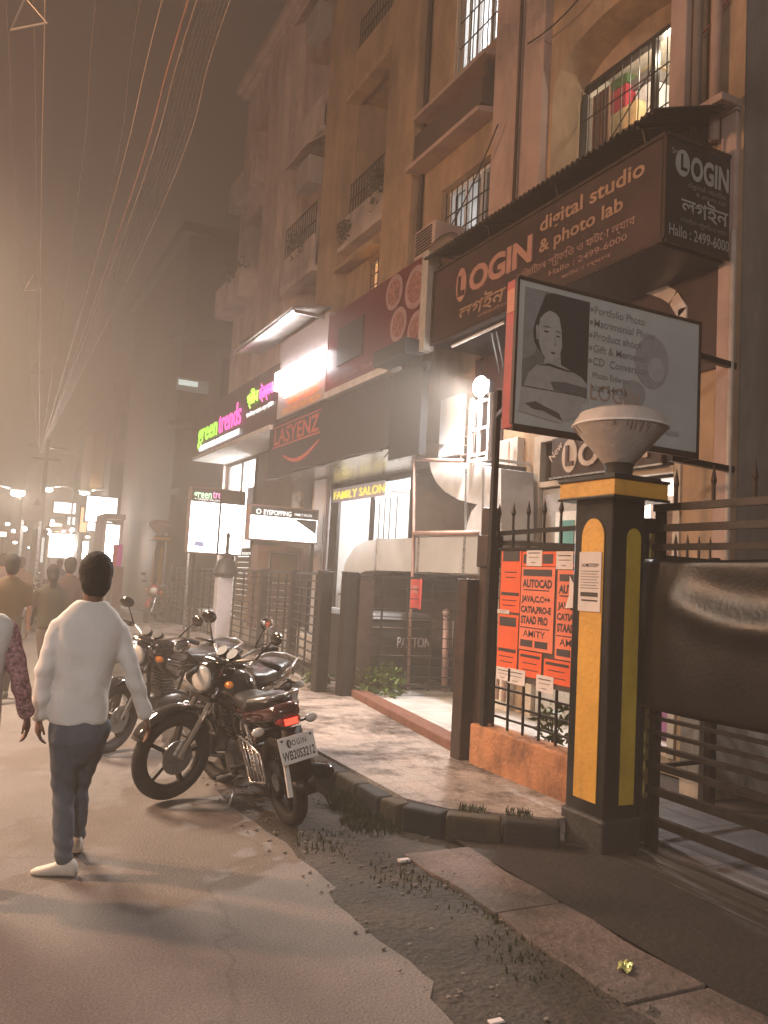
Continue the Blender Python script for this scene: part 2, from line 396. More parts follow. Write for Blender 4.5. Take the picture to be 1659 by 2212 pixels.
bA = thing('apartment_building', (5.8, 4.95, 0), 'ochre apartment block with an arched lit window, rising behind the long photo studio signboard', 'building')
g = MB()
opsA = [(5.75, 7.72, 6.25, 7.98, .45), (8.92, 10.12, 8.95, 10.4, .25), (8.92, 10.28, 6.3, 7.32, .25),
        (11.95, 13.62, 8.16, 10.43, 1.1), (11.95, 13.62, 11.32, 13.45, 1.1), (12.0, 12.78, 6.3, 7.08, .2), (11.95, 13.62, 14.3, 15.6, 1.1), (8.92, 10.2, 12.0, 13.4, .3),
        (9.1, 14.645, .15, 3.42, .3), (5.62, 7.75, .15, 3.3, .25), (5.9, 7.5, 9.6, 11.2, .3)]
facade(g, XF, 4.95, 14.65, 0, 16.2, opsA)
# arch head of the big window
N = 16; yc, ha = 6.735, .985
def az(y): return 7.5 + .46 * math.sqrt(max(0, 1 - ((y - yc) / ha) ** 2)) ** 1.0
for i in range(N):
    a = 5.75 + 1.97 * i / N; b = 5.75 + 1.97 * (i + 1) / N
    g.poly((XF, a, az(a)), (XF, b, az(b)), (XF, b, 7.98), (XF, a, 7.98)); g.poly((XF, a, az(a)), (XF, b, az(b)), (XF + .45, b, az(b)), (XF + .45, a, az(a)))
    g.poly((XF + .45, a, 7.66), (XF + .45, b, 7.66), (XF + .45, b, az(b)), (XF + .45, a, az(a)))
# loggia back walls and floors close the openings
for o in opsA[3:5] + opsA[6:7]: g.poly((XF + o[4], o[0], o[2]), (XF + o[4], o[0], o[3]), (XF + o[4], o[1], o[3]), (XF + o[4], o[1], o[2]))
wallA = g.build('wall', ochre, bA)
g = MB(); g.box(XF + .02, 16, 4.95, 4.97, 0, 16.2); g.box(XF, 16, 4.95, 14.65, 16.2, 16.4); g.build('end_wall', greyw, bA, label='grey unpainted end wall')
def pilaster(y0, y1, z0, z1, mat, p=.16, par=bA):
    return MB().box(XF - p, XF + .003, y0, y1, z0, z1).build('pilaster', mat, par, bevel=.012)
pilaster(13.68, 14.62, 5.9, 16.1, ochre, .22); pilaster(10.92, 11.9, 5.85, 16.1, ochre, .2)
pilaster(7.78, 8.84, 5.6, 16.1, pinkp, .12); pilaster(5.52, 5.72, 5.9, 16.1, pinkp, .14); pilaster(4.99, 5.16, 0, 5.9, pinkp, .05)
# balcony parapets and slabs
for z0, z1 in ((7.55, 8.16), (10.43, 11.32), (13.45, 14.3)):
    MB().box(XF - .10, XF + .06, 11.9, 13.67, z0, z1).box(XF - .22, XF + .05, 11.9, 13.67, z0 - .1, z0 - .003).build('balcony_parapet', palep if z0 < 8 else ochre, bA, bevel=.01)
def chajja(y0, y1, z, d, mat=pinkp, t=.09):
    return MB().prism([(XF + .01, y0, z), (XF - d, y0, z - .05), (XF - d, y0, z - .05 + t * .7), (XF + .01, y0, z + t)], (0, y1 - y0, 0)).build('sunshade', mat, bA)
chajja(8.86, 10.82, 8.60, .28); chajja(8.86, 10.88, 7.80, .34); chajja(8.86, 10.3, 11.9, .3); chajja(11.95, 13.6, 7.1, .3, ochre)
MB().box(XF - .26, XF - .20, 8.9, 10.75, 7.90, 8.28).box(XF - .20, XF - .02, 8.9, 8.97, 7.90, 8.5).build('planter_front', brownp, bA)
MB().box(XF - .06, XF + .01, 4.98, 5.28, 5.9, 5.98).box(XF - .26, XF + .01, 4.97, 5.25, 5.93, 6.0).build('corner_ledge', pinkp, bA, bevel=.01)
for y, r, m in ((5.42, .045, greyw), (5.2, .05, pinkp)): MB().tube([(XF - .09, y, 5.7), (XF - .09, y, 16)], r, 10).build('rain_pipe', m, bA, smooth=True)
MB().tube([(XF - .17, 8.2, 5.6), (XF - .17, 8.19, 16)], .022, 8).tube([(XF - .05, 10.86, 5.7), (XF - .05, 10.86, 16)], .04, 8).build('rain_pipe', brownm, bA, smooth=True)
MB().tube([(XF - .06, 4.985, .2), (XF - .06, 4.985, 4.8)], .025, 8).build('rain_pipe', M('pale_pipe', (.5, .42, .36), .5), bA, smooth=True)
a_, b_ = onX(1478, 118, XF - .06), onX(1600, -40, XF - .06); tag(MB().tube([a_, a_.lerp(b_, .5) + V((0, 0, -.04)), b_], .011, 6).build('wall_cable', M('red_cable', (.16, .03, .03), .5)), 'thin dark red cable slanting over the wall right of the arched window', 'cable')
# arch moulding over the studio door
g = MB(); pts = []
for i in range(19):
    t = i / 18; y = 5.56 + 2.1 * t; pts.append((XF - .02, y, 4.22 + .5 * math.sin(math.pi * t) ** .6))
for p, q in zip(pts, pts[1:]): g.bar(p, q, .06, .13)
g.bar((XF - .02, 5.56, 3.95), (XF - .02, 5.56, 4.26), .06, .1)
g.build('arch_moulding', M('moulding_paint', (.58, .50, .44), .7, var=.25), bA)

def room(y0, y1, z0, z1, x0, dep, wallm, name='room', par=bA, back=None):
    g = MB(); x1 = x0 + dep
    g.poly((x1, y0, z0), (x1, y1, z0), (x1, y1, z1), (x1, y0, z1)); g.poly((x0, y0, z0), (x1, y0, z0), (x1, y0, z1), (x0, y0, z1)); g.poly((x0, y1, z0), (x1, y1, z0), (x1, y1, z1), (x0, y1, z1))
    g.poly((x0, y0, z1), (x1, y0, z1), (x1, y1, z1), (x0, y1, z1)); g.poly((x0, y0, z0), (x1, y0, z0), (x1, y1, z0), (x0, y1, z0))
    return g.build(name, wallm, par)
def grille(g, x, y0, y1, z0, z1, nv, zs, r=.008):
    for i in range(nv + 1):
        y = y0 + (y1 - y0) * i / nv; g.bar((x, y, z0), (x, y, z1), r * 2)
    for z in zs: g.bar((x, y0, z), (x, y1, z), r * 2.4)
# big arched window: frame, grille, lit room with shelves
wf = MB()
for y in (5.78, 6.12, 6.52, 7.70): wf.box(6.22, 6.29, y - .03, y + .03, 6.26, 7.66)
wf.box(6.215, 6.295, 5.75, 7.72, 7.60, 7.66); wf.box(6.215, 6.295, 5.75, 7.72, 6.25, 6.31)
wo = wf.build('window', darkm, bA, label='big arched window with a lit room behind')
g = MB(); grille(g, 6.19, 6.15, 7.66, 6.3, 7.6, 11, (6.75, 7.2), .0045)
for a, b in (((6.18, 7.6, 6.35), (6.18, 6.5, 7.25)), ((6.18, 7.0, 6.4), (6.18, 6.2, 7.1))): g.bar(a, b, .010)
g.build('grille', darkm, wo)
MB().box(6.255, 6.262, 5.82, 6.09, 6.3, 7.6).build('pane', glass, wo)
room(5.76, 7.71, 6.2, 7.9, 6.3, 2.6, cream, 'lit_room')
g = MB()
for z in (6.5, 6.85, 7.2): g.box(8.0, 8.8, 5.9, 7.4, z, z + .03)
g.build('shelf', M('shelf_wood', (.35, .2, .1), .6), bA)
for nm, c, x0, y0, x1, y1, X in (('red', (.50, .04, .07), 1320, 190, 1352, 238, 6.62), ('green', (.10, .20, .07), 1316, 170, 1354, 189, 6.66), ('yellow', (.68, .50, .26), 1308, 236, 1375, 282, 6.56), ('orange', (.60, .20, .05), 1300, 280, 1405, 345, 6.48), ('white', (.75, .75, .78), 1372, 185, 1412, 250, 6.7), ('grey', (.22, .2, .2), 1360, 160, 1408, 183, 6.72), ('cream', (.75, .6, .35), 1350, 118, 1410, 158, 6.8)):
    p, q = onX(x0, y1, X), onX(x1, y0, X); zz = sorted((p.z, onX(x1, y1, X).z, q.z)); MB().box(X, X + .25, q.y, p.y, onX((x0 + x1) / 2, y1, X).z, onX((x0 + x1) / 2, y0, X).z).build('stored_box', M('box_' + nm, c, .6), bA, label=f'{nm} box stacked inside the arched window')
cu = MB()
for i in range(11): cu.bar((6.36 + .02 * (i % 2), 7.36 + i * .027, 6.3), (6.36 + .02 * (i % 2), 7.38 + i * .025, 7.58), .03)
cu.build('curtain', M('brown_curtain', (.16, .09, .06), .8), bA)
t = MB(); t.box(7.5, 7.56, 6.0, 7.2, 7.72, 7.76); t.build('tube_light', E('room_tube', (1, .9, .75), 6), bA); lamp('room_light', (6.40, 6.45, 7.5), 34, (1, .86, .66), .05)
# lit upper window, window above the tin roof, warm window in the bay
def litwin(y0, y1, z0, z1, nv, zs, dep, mat, power, col, lab, curt=None):
    wf = MB(); n = 3
    for i in range(n + 1):
        y = y0 + .03 + (y1 - y0 - .06) * i / n; wf.box(XF + .12, XF + .18, y - .022, y + .022, z0 + .045, z1 - .045)
    wf.box(XF + .115, XF + .185, y0, y1, z0, z0 + .045); wf.box(XF + .115, XF + .185, y0, y1, z1 - .045, z1)
    o = wf.build('window', whitep, bA, label=lab)
    g = MB(); grille(g, XF + .06, y0 + .01, y1 - .01, z0 + .02, z1 - .02, nv, zs, .006); g.build('grille', darkm, o)
    room(y0 - .0, y1 + .0, z0, z1, XF + .26, dep, mat, 'lit_room')
    if curt:
        c = MB(); k = int((y1 - y0) * curt / .05)
        for i in range(k): c.bar((XF + .24, y0 + .03 + i * .05, z0 + .03), (XF + .24, y0 + .03 + i * .05, z1 - .03), .045, .02 + .01 * (i % 2))
        c.build('curtain', M('window_curtain', (.28, .26, .25), .8), o)
    if power: lamp('room_light', (XF + .9, (y0 + y1) / 2, z1 - .35), power, col, .12)
litwin(8.95, 10.1, 8.98, 10.38, 9, (9.4, 9.8), 1.8, whitep, 42, (.92, .96, 1), 'bright white lit upper window with a bar grille', .35)
litwin(8.95, 10.25, 6.33, 7.3, 9, (6.6, 6.9), 1.8, whitep, 9, (.85, .93, 1), 'half dark window above the tin roof', .55)
litwin(12.02, 12.76, 6.33, 7.06, 5, (6.6, 6.8), 1.5, M('warm_wall', (.7, .45, .2), .8), 22, (1, .6, .22), 'small window glowing orange beside the food signboard')
litwin(8.95, 10.15, 12.05, 13.35, 9, (12.4, 12.8), 1.2, greyw, 0, COOL, 'unlit upper window')
MB().box(XF + .28, XF + .3, 5.9, 7.5, 9.6, 11.2).build('window', glass, bA)
g = MB()
for z in (8.16, 11.32): 
    grille(g, XF - .04, 11.98, 13.6, z, z + .62, 14, (z + .3, z + .6), .008)
g.build('balcony_railing', darkm, bA)
for z in (8.2, 11.35): MB().box(XF + 1.05, XF + 1.09, 12.3, 13.1, z, z + 1.95).build('balcony_door', M('balcony_door', (.05, .035, .028), .6), bA)
# inside the open ground floor
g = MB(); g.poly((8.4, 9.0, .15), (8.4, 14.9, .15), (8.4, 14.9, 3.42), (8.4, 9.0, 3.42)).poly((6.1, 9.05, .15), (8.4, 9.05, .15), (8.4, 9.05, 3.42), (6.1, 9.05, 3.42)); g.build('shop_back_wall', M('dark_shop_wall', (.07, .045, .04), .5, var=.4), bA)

def plant(name, loc, n, rad, h, label, mat, hang=0, grp=None):
    mb = MB(); st = MB()
    for _ in range(n):
        a = random.uniform(0, 6.28); rr = rad * random.random() ** .5; z = h * random.random()
        c = V((loc[0] + rr * math.cos(a) * .7, loc[1] + rr * math.sin(a), loc[2] + z - hang * random.random() ** 2))
        s = random.uniform(.025, .06) * (1 if rad < .5 else 1.3); d = V((random.uniform(-1, 1), random.uniform(-1, 1), random.uniform(-.4, .9))).normalized(); e = d.cross(V((random.random(), .3, random.random()))).normalized()
        mb.poly(c, c + d * s + e * s * .45, c + d * s * 2.1, c + d * s - e * s * .45)
    for _ in range(8):
        a = random.uniform(0, 6.28); st.tube([loc, (loc[0] + rad * .5 * math.cos(a), loc[1] + rad * .7 * math.sin(a), loc[2] + h * .8)], [.008, .003], 5)
    o = thing(name, loc, label, 'plant', grp); mb.build('leaves', mat, o); st.build('stem', M('stem', (.07, .06, .03), .7), o)
    return o
leafm = M('leaf', (.06, .11, .025), .5, var=.5, scale=12); dryleaf = M('dull_leaf', (.06, .06, .03), .6, var=.5, scale=9)
plant('potted_plant', (5.62, 12.15, 8.18), 150, .22, .3, 'small plant spilling over the pale balcony parapet', dryleaf, .5)
plant('potted_plant', (5.62, 13.5, 7.8), 90, .16, .25, 'small plant growing out at the foot of the ochre pilaster', dryleaf, .3)

for (a0, a1, sag, lb) in (((XF - .25, 8.5, 7.4), (XF - .2, 10.8, 6.2), .35, 'slack dark cable hanging from the half dark window'), ((5.05, 8.95, 4.5), (5.1, 10.3, 3.3), .2, 'dark cable looping down beside the studio signboard'), ((XF - .2, 4.99, 9.5), (XF - .2, 8.0, 8.2), .5, 'slack cable sagging above the arched window')):
    a0, a1 = V(a0), V(a1); tag(MB().tube([a0.lerp(a1, i / 12) - V((0, 0, sag * 4 * (i / 12) * (1 - i / 12))) for i in range(13)], .010, 6).build('wall_cable', darkm, smooth=True), lb, 'cable')
# ---- second building with the balconies
bB = thing('balcony_building', (5.8, 14.66, 0), 'pinkish beige apartment block with pale balconies, left of the ochre block', 'building')
g = MB()
opsB = [(14.9, 16.3, 8.25, 10.4, .9), (14.9, 16.3, 11.5, 13.5, .9), (14.9, 16.3, 5.95, 7.55, .9), (17.2, 17.5, 10.2, 11.9, .3), (17.2, 17.5, 7.3, 9.0, .3), (19.2, 20.6, 8.9, 10.6, .6), (19.2, 20.6, 11.6, 13.2, .6), (19.3, 20.5, 6.0, 7.4, .6), (14.665, 21.0, .15, 4.38, .3)]
facade(g, XF, 14.66, 21.1, 0, 14.4, opsB)
for o in opsB[:8]: g.poly((XF + o[4], o[0], o[2]), (XF + o[4], o[0], o[3]), (XF + o[4], o[1], o[3]), (XF + o[4], o[1], o[2]))
g.build('wall', beige, bB)
MB().box(XF + .01, 15, 21.08, 21.1, 0, 14.4).box(XF + .02, 15, 14.7, 21.1, 14.1, 14.38).build('side_wall', greyw, bB)
MB().box(XF - .3, XF + .3, 14.66, 21.3, 14.4, 14.62).box(XF - .18, XF - .003, 14.66, 21.2, 14.25, 14.397).build('cornice', beige, bB, bevel=.02)
for y0, y1 in ((16.75, 17.15), (17.55, 18.7)): MB().box(XF - .14, XF + .003, y0, y1, 5.6, 14.24).build('pilaster', beige, bB, bevel=.012)
for z in (7.6, 10.43): 
    MB().box(XF - .28, XF - .003, 14.75, 16.6, z - .12, z).box(XF - .28, XF - .21, 14.75, 16.6, z + .003, z + .62).box(XF - .21, XF - .003, 16.53, 16.6, z + .003, z + .62).build('balcony', palep, bB, bevel=.01)
for z in (9.4, 12.6):
    MB().prism([(XF - .003, 14.85, z + 1.0), (XF - .5, 14.85, z + .6), (XF - .5, 14.85, z + .64), (XF - .003, 14.85, z + 1.05)], (0, 1.35, 0)).build('sunshade', palep, bB)
    MB().box(XF - .42, XF - .1, 14.9, 15.6, z - .1, z + .45).build('air_conditioner', M('ac_body', (.36, .32, .30), .5, var=.2), bB, bevel=.02)
for z, d in ((8.3, .5), (11.2, .3)):
    MB().box(XF - d, XF - .003, 19.0, 21.2, z - .15, z).box(XF - d, XF - d + .08, 19.0, 21.2, z + .003, z + .55).box(XF - d + .08, XF - .003, 19.0, 19.08, z + .003, z + .55).build('balcony', palep, bB, bevel=.01)
g = MB(); grille(g, XF - .24, 14.8, 16.5, 8.22, 8.9, 14, (8.5, 8.88), .008); g.build('balcony_railing', darkm, bB)
plant('potted_plant', (5.35, 19.6, 8.75), 200, .42, .55, 'dark bushy plant on the farther pale balcony', dryleaf, .3)
plant('potted_plant', (5.35, 15.3, 8.15), 90, .2, .25, 'small plant drooping from the nearer pale balcony', dryleaf, .4)

# ---- farther buildings, dim in the haze
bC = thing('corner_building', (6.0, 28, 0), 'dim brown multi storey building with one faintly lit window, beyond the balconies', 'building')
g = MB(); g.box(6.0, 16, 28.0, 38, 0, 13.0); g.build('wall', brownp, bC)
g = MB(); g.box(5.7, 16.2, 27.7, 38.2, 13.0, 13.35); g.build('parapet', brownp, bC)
g = MB(); g.box(5.6, 8.2, 27.2, 27.99, 9.2, 9.35); g.box(5.6, 10, 27.4, 27.99, 6.3, 6.42); g.box(5.95, 10, 26.6, 27.99, 4.0, 4.2); g.build('balcony_slab', brownp, bC)
o = onY(382, 815, 27.98); q = onY(448, 852, 27.98)
cw = MB().box(o.x, q.x, 27.90, 27.985, q.z, o.z).build('window', M('dim_window', (.10, .12, .12), .3, var=.5, scale=3, emit=.10, ecol=(.55, .65, .62)), bC, label='faintly lit greenish window')
MB().box(o.x + .05, o.x + .7, 27.86, 27.895, o.z - .25, o.z - .08).build('pane', E('pane_glow', (.7, .85, .8), .8), cw)
for z in (7.4, 10.2):
    MB().box(7.4, 9.2, 27.92, 27.99, z, z + 1.5).build('window', glass, bC)
bD = thing('distant_building', (6.5, 44, 0), 'low brown building with an orange balcony, second beyond the balconies', 'building')
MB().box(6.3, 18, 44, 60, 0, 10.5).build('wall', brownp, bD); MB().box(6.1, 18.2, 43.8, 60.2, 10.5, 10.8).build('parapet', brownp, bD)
g = MB()
for z in (5.4, 8.0): g.box(6.4 + .2, 8.2, 43.93, 43.99, z, z + 1.4)
g.build('window', glass, bD)
MB().box(5.6, 6.25, 46, 50, 5.6, 8.6).build('orange_balcony', M('orange_balcony_paint', (.35, .17, .08), .8), bD)  # balcony box in plain orange
bE = thing('distant_building', (6, 66, 0), 'pale low house front far down the street behind the lit signs', 'building')
MB().box(4.6, 16, 66, 84, 0, 9.5).build('wall', beige, bE); MB().box(4.4, 16.2, 65.8, 84.2, 9.5, 9.8).build('parapet', beige, bE)
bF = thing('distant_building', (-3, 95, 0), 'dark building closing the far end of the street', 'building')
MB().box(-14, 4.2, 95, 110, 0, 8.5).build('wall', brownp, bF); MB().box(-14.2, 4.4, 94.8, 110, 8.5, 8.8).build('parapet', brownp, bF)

# ------------------------------------------------------------------ signboards along the front
X0 = 5.0
def board_front(mb, y0, y1, z0, z1, x=X0, d=.12): return mb.box(x, x + d, y0, y1, z0, z1)
def edge_frame(mb, y0, y1, z0, z1, x, t=.03):
    mb.box(x - .02, x + .03, y0, y1, z1, z1 + t); mb.box(x - .02, x + .03, y0, y1, z0 - t, z0); mb.box(x - .02, x + .03, y0 - t, y0, z0 - t, z1 + t); mb.box(x - .02, x + .03, y1, y1 + t, z0 - t, z1 + t)
def st(mb, body, y, z, x=X0, **k): return mb.text(body, (x - .004, y, z), *STREET, **k)

sL = thing('studio_signboard', (5.0, 7, 4.57), 'long maroon photo studio signboard with peach lettering under a corrugated tin roof', 'signboard')
MB().box(5.0, 5.12, 5.10, 8.92, 4.57, 5.47).build('front_panel', M('studio_maroon', (.050, .028, .025), .45, var=.4, scale=2), sL)
MB().box(5.0, 5.78, 5.045, 5.095, 4.57, 5.47).build('end_panel', blacksign, sL)
MB().box(4.99, 5.78, 5.10, 8.92, 4.535, 4.567).build('underside', blacksign, sL)
g = MB(); g.box(4.975, 5.0, 5.05, 8.95, 5.47, 5.50).box(4.975, 5.0, 5.05, 8.95, 4.54, 4.57).box(4.975, 5.0, 5.03, 5.06, 4.571, 5.469).box(4.975, 5.0, 8.92, 8.95, 4.571, 5.469).box(5.001, 5.8, 5.03, 5.044, 5.471, 5.5).box(5.001, 5.8, 5.03, 5.044, 4.54, 4.569).box(5.77, 5.8, 5.03, 5.044, 4.57, 5.47)
g.build('frame', brownm, sL)
g = MB()
g.lathe([(.001, 0), (.14, 0), (.14, .012), (.001, .012)], 24, Matrix.Translation((4.996, 8.27, 5.13)) @ Matrix.Rotation(R(-90), 4, 'Y') @ Matrix.Diagonal((1.45, .8, 1, 1)))
g2 = MB(); g2.box(4.975, 4.984, 8.28, 8.33, 4.99, 5.24).box(4.975, 4.984, 8.19, 8.28, 4.99, 5.05); g2.build('lettering', M('studio_dark', (.05, .02, .015), .5), sL)
st(g, 'OGIN', 8.08, 4.98, width=1.2, height=.30, bold=.035, ext=.02, sp=.95)
g.build('lettering', orangel, sL, label='large peach letters LOGIN')
g = MB(); st(g, 'digital studio', 6.78, 5.24, width=1.48, height=.20, bold=.02); st(g, '& photo lab', 6.78, 5.02, width=1.22, height=.18, bold=.02)
st(g, 'লগইন', 8.30, 4.70, width=.95, height=.22, bold=.014, shear=.2)
g.build('lettering', M('peach_small', (.34, .21, .14), .5, var=.15), sL)
g = MB(); st(g, 'ডিজিটাল স্টুডিও ও ফটো ল্যাব', 7.15, 4.83, width=1.75, height=.13); st(g, 'Hallo : 2499-6000', 6.6, 4.72, width=1.1, height=.06)
st(g, 'ডিজিটাল স্টুডিও', 7.9, 4.63, width=1.2, height=.055); st(g, 'ফটো ল্যাব', 6.4, 4.63, width=.7, height=.055)
g.build('lettering', M('dim_letter', (.36, .22, .18), .5), sL)
g = MB(); tt = lambda b, x, z, **k: g.text(b, (x, 5.041, z), *TOWARDS, **k)
g.lathe([(.001, 0), (.095, 0), (.095, .008), (.001, .008)], 20, Matrix.Translation((5.17, 5.041, 5.265)) @ Matrix.Rotation(R(90), 4, 'X') @ Matrix.Diagonal((.85, 1.25, 1, 1)))
tt('OGIN', 5.27, 5.16, width=.46, height=.22, bold=.035); tt('লগইন', 5.17, 4.84, width=.56, height=.19, bold=.012); tt('Sri', 5.05, 5.33, height=.05); tt('Hallo : 2499-6000', 5.04, 4.62, width=.71, height=.1, bold=.008)
g.build('lettering', greyl, sL, label='grey lettering on the end panel')
g = MB(); g.box(5.145, 5.165, 5.025, 5.032, 5.20, 5.34).box(5.165, 5.215, 5.025, 5.032, 5.20, 5.225); g.build('lettering', blacksign, sL)
g = MB(); tt('digital studio', 5.24, 5.08, width=.46, height=.06); tt('& photo lab', 5.34, 5.02, width=.36, height=.05); tt('ডিজিটাল স্টুডিও ও ল্যাব', 5.16, 4.755, width=.56, height=.06)
g.build('lettering', M('dim_grey', (.22, .21, .20), .5), sL)
# corrugated roof over it
def corrugated(y0, y1, xa, za, xb, zb, pitch=.076, amp=.016):
    mb = MB(); n = int((y1 - y0) / pitch * 6); vs = []
    d = V((xb - xa, 0, zb - za)).normalized(); nn = V((-d.z, 0, d.x))
    for i in range(n + 1):
        y = y0 + (y1 - y0) * i / n; o = nn * (amp * math.sin(2 * math.pi * (y - y0) / pitch))
        vs += [V((xa, y, za)) + o, V((xb, y, zb)) + o, V((xa, y, za)) + o - nn * .006, V((xb, y, zb)) + o - nn * .006]
    fs = []
    for i in range(n):
        a = i * 4; fs += [(a, a + 1, a + 5, a + 4), (a + 2, a + 6, a + 7, a + 3), (a, a + 4, a + 6, a + 2), (a + 1, a + 3, a + 7, a + 5)]
    return mb.add(vs, fs)
corrugated(5.02, 8.98, 4.84, 5.64, 5.79, 5.98).build('tin_roof', rust, sL, smooth=40)
g = MB()
for y in (5.3, 6.5, 7.7, 8.8): MB().bar((4.9, y, 5.63), (5.76, y, 5.93), .03).bar((5.02, y, 5.47), (4.96, y, 5.64), .025).build('bracket', darkm, sL)
for p, q in (((5.5, 8.4, 4.53), (5.45, 8.45, 4.2)), ((5.2, 7.9, 4.5), (5.6, 8.3, 4.2)), ((5.2, 7.8, 4.5), (5.6, 8.2, 4.2))): MB().bar(p, q, .02).build('stay_bar', darkm, sL)
g = MB().tube([(5.1, 8.6, 4.48), (5.1, 7.5, 4.50)], .018, 8); g.build('tube_lamp', M('unlit_tube', (.7, .68, .65), .4), sL)
tag(MB().box(4.92, 5.06, 8.99, 9.15, 4.5, 5.78).build('junction_box', M('pale_box', (.42, .40, .36), .5, var=.3, scale=4)), 'tall narrow pale box standing between the two signboards', 'box')
# AC and dish on the tin roof
ac = thing('air_conditioner', (5.55, 9.85, 6.0), 'pinkish air conditioner sticking out under the half dark window', 'air conditioner')
MB().box(5.3, 5.78, 9.56, 10.12, 6.08, 6.5).build('casing', M('ac_pink', (.48, .36, .32), .5, var=.25), ac, bevel=.02)
g = MB()
for i in range(8): g.box(5.285, 5.30, 9.62, 10.06, 6.13 + i * .043, 6.15 + i * .043)
g.build('louvre', darkm, ac); MB().bar((5.3, 9.65, 6.06), (5.78, 9.65, 6.06), .03).bar((5.3, 10.05, 6.06), (5.78, 10.05, 6.06), .03).bar((5.35, 9.65, 6.05), (5.78, 9.65, 5.7), .02).build('bracket', darkm, ac)
dsh = thing('satellite_dish', (5.3, 9.35, 5.95), 'small grey satellite dish beside the air conditioner', 'satellite dish')
MB().lathe([(.001, -.05), (.12, -.035), (.22, .0), (.225, .01), (.12, -.022), (.001, -.036)], 22, Matrix.Translation((5.3, 9.3, 6.05)) @ Matrix.Rotation(R(-60), 4, 'Y') @ Matrix.Rotation(R(20), 4, 'X')).build('dish', M('dish_grey', (.22, .17, .14), .6), dsh, smooth=True)
MB().tube([(5.35, 9.3, 6.0), (5.5, 9.3, 5.85), (5.79, 9.3, 5.85)], .02, 8).build('mount', darkm, dsh, smooth=True)

# food signboard with plates
sF = thing('food_signboard', (5.0, 10.7, 4.56), 'dark red food signboard printed with round plates of food', 'signboard')
MB().box(5.0, 5.14, 9.17, 12.36, 4.56, 5.82).build('panel', redsign, sF)
MB().box(4.985, 4.998, 11.0, 11.95, 4.90, 5.5).build('dark_patch', M('blank_patch', (.030, .018, .020), .4), sF)
pl = M('plate_print', (.34, .22, .22), .5, var=.25); fd = M('food_print', (.30, .14, .12), .6, var=.8, scale=22)
for i, (y, z, r) in enumerate(((10.06, 5.56, .25), (9.44, 5.45, .29), (9.88, 5.06, .24), (9.35, 4.86, .25))):
    mt = lambda x: Matrix.Translation((x, y, z)) @ Matrix.Rotation(R(-90), 4, 'Y')
    MB().lathe([(.001, 0), (r, 0), (r, .004), (.001, .004)], 28, mt(4.996)).build('plate_picture', pl, sF); MB().lathe([(.001, 0), (r * .72, 0), (r * .72, .003), (.001, .003)], 20, mt(4.990)).build('food_picture', fd, sF)
g = MB(); st(g, 'Indian  Chinese  Tandoor  Mughlai', 12.2, 4.66, width=2.4, height=.09); g.build('lettering', M('dim_rose', (.40, .18, .18), .5), sF)
MB().box(4.97, 5.2, 10.1, 12.36, 4.45, 4.555).build('frame', M('grey_trim', (.55, .53, .52), .5, var=.2), sF)
tag(MB().box(4.72, 4.995, 9.12, 10.05, 4.46, 4.66).build('shutter_hood', M('blue_grey_tin', (.045, .050, .058), .45, .3, var=.3), bevel=.01), 'blue grey metal hood jutting out below the food signboard', 'hood')

# eye clinic style white board under a tin canopy (glare letters)
sW = thing('white_signboard', (5.0, 13.5, 4.45), 'white signboard glaring with lit letters under a ribbed tin canopy', 'signboard')
MB().box(5.0, 5.12, 12.40, 14.72, 4.47, 5.92).build('panel', M('white_board', (.40, .36, .36), .5, var=.12), sW)
g = MB(); g.text('EYEPOPPING', (4.96, 14.62, 4.99), *STREET, width=2.2, height=.34, bold=.035, ext=.08); g.build('lettering', E('white_neon', (1, .97, 1), 17), sW, label='white lit letters EYEPOPPING')
g = MB(); g.text('FAMILY SALON', (4.97, 14.2, 4.78), *STREET, width=1.45, height=.15, bold=.012, ext=.05); g.build('lettering', E('red_neon', (1, .10, .06), 16), sW, label='red lit letters')
g = MB(); g.text('FAMILY SALON', (4.985, 14.1, 4.64), *STREET, width=1.45, height=.09, bold=.01); g.text('EVERYDAY HAIR SALON', (4.985, 14.4, 4.50), *STREET, width=1.85, height=.1, bold=.012); g.build('lettering', M('gold_letter', (.65, .36, .05), .5, emit=.25), sW)
corrugated(12.55, 15.95, 4.42, 5.93, 5.1, 6.06, .09, .022).build('canopy', tin, sW, smooth=40)
MB().box(4.42, 4.45, 12.55, 15.95, 5.87, 5.90).box(4.46, 5.1, 12.57, 12.6, 5.84, 5.90).build('canopy_edge', steel, sW)

# salon signboard with green and pink letters
sG = thing('salon_signboard', (5.0, 17.8, 4.4), 'dark maroon salon signboard with glowing green and pink letters', 'signboard')
MB().box(5.0, 5.14, 14.78, 20.7, 4.40, 5.56).build('panel', maroon, sG)
g = MB(); g.text('green', (4.97, 20.5, 4.72), *STREET, width=1.72, height=.48, bold=.004, ext=.02); g.build('lettering', E('green_neon', (.36, 1, .01), 1.15), sG, label='glowing green letters green')
g = MB(); g.text('trends', (4.97, 18.65, 4.72), *STREET, width=1.72, height=.50, bold=.004, ext=.02); g.build('lettering', E('pink_neon', (1, .01, .50), 1.25), sG, label='glowing pink letters trends')
g = MB(); g.text('UNISEX HAIR & STYLE SALON', (4.98, 20.35, 4.50), *STREET, width=3.3, height=.13, bold=.008, ext=.02); g.text('ইউনিসেক্স হেয়ার এন্ড স্টাইল', (4.98, 16.6, 4.78), *STREET, width=1.7, height=.13, bold=.01); g.build('lettering', E('white_letter', (1, 1, 1), 2.2), sG)
g = MB(); g.text('গ্রীন', (4.97, 16.55, 5.02), *STREET, width=.72, height=.40, bold=.004, ext=.02); g.build('lettering', E('green_neon2', (.40, 1, .02), 1.4), sG)
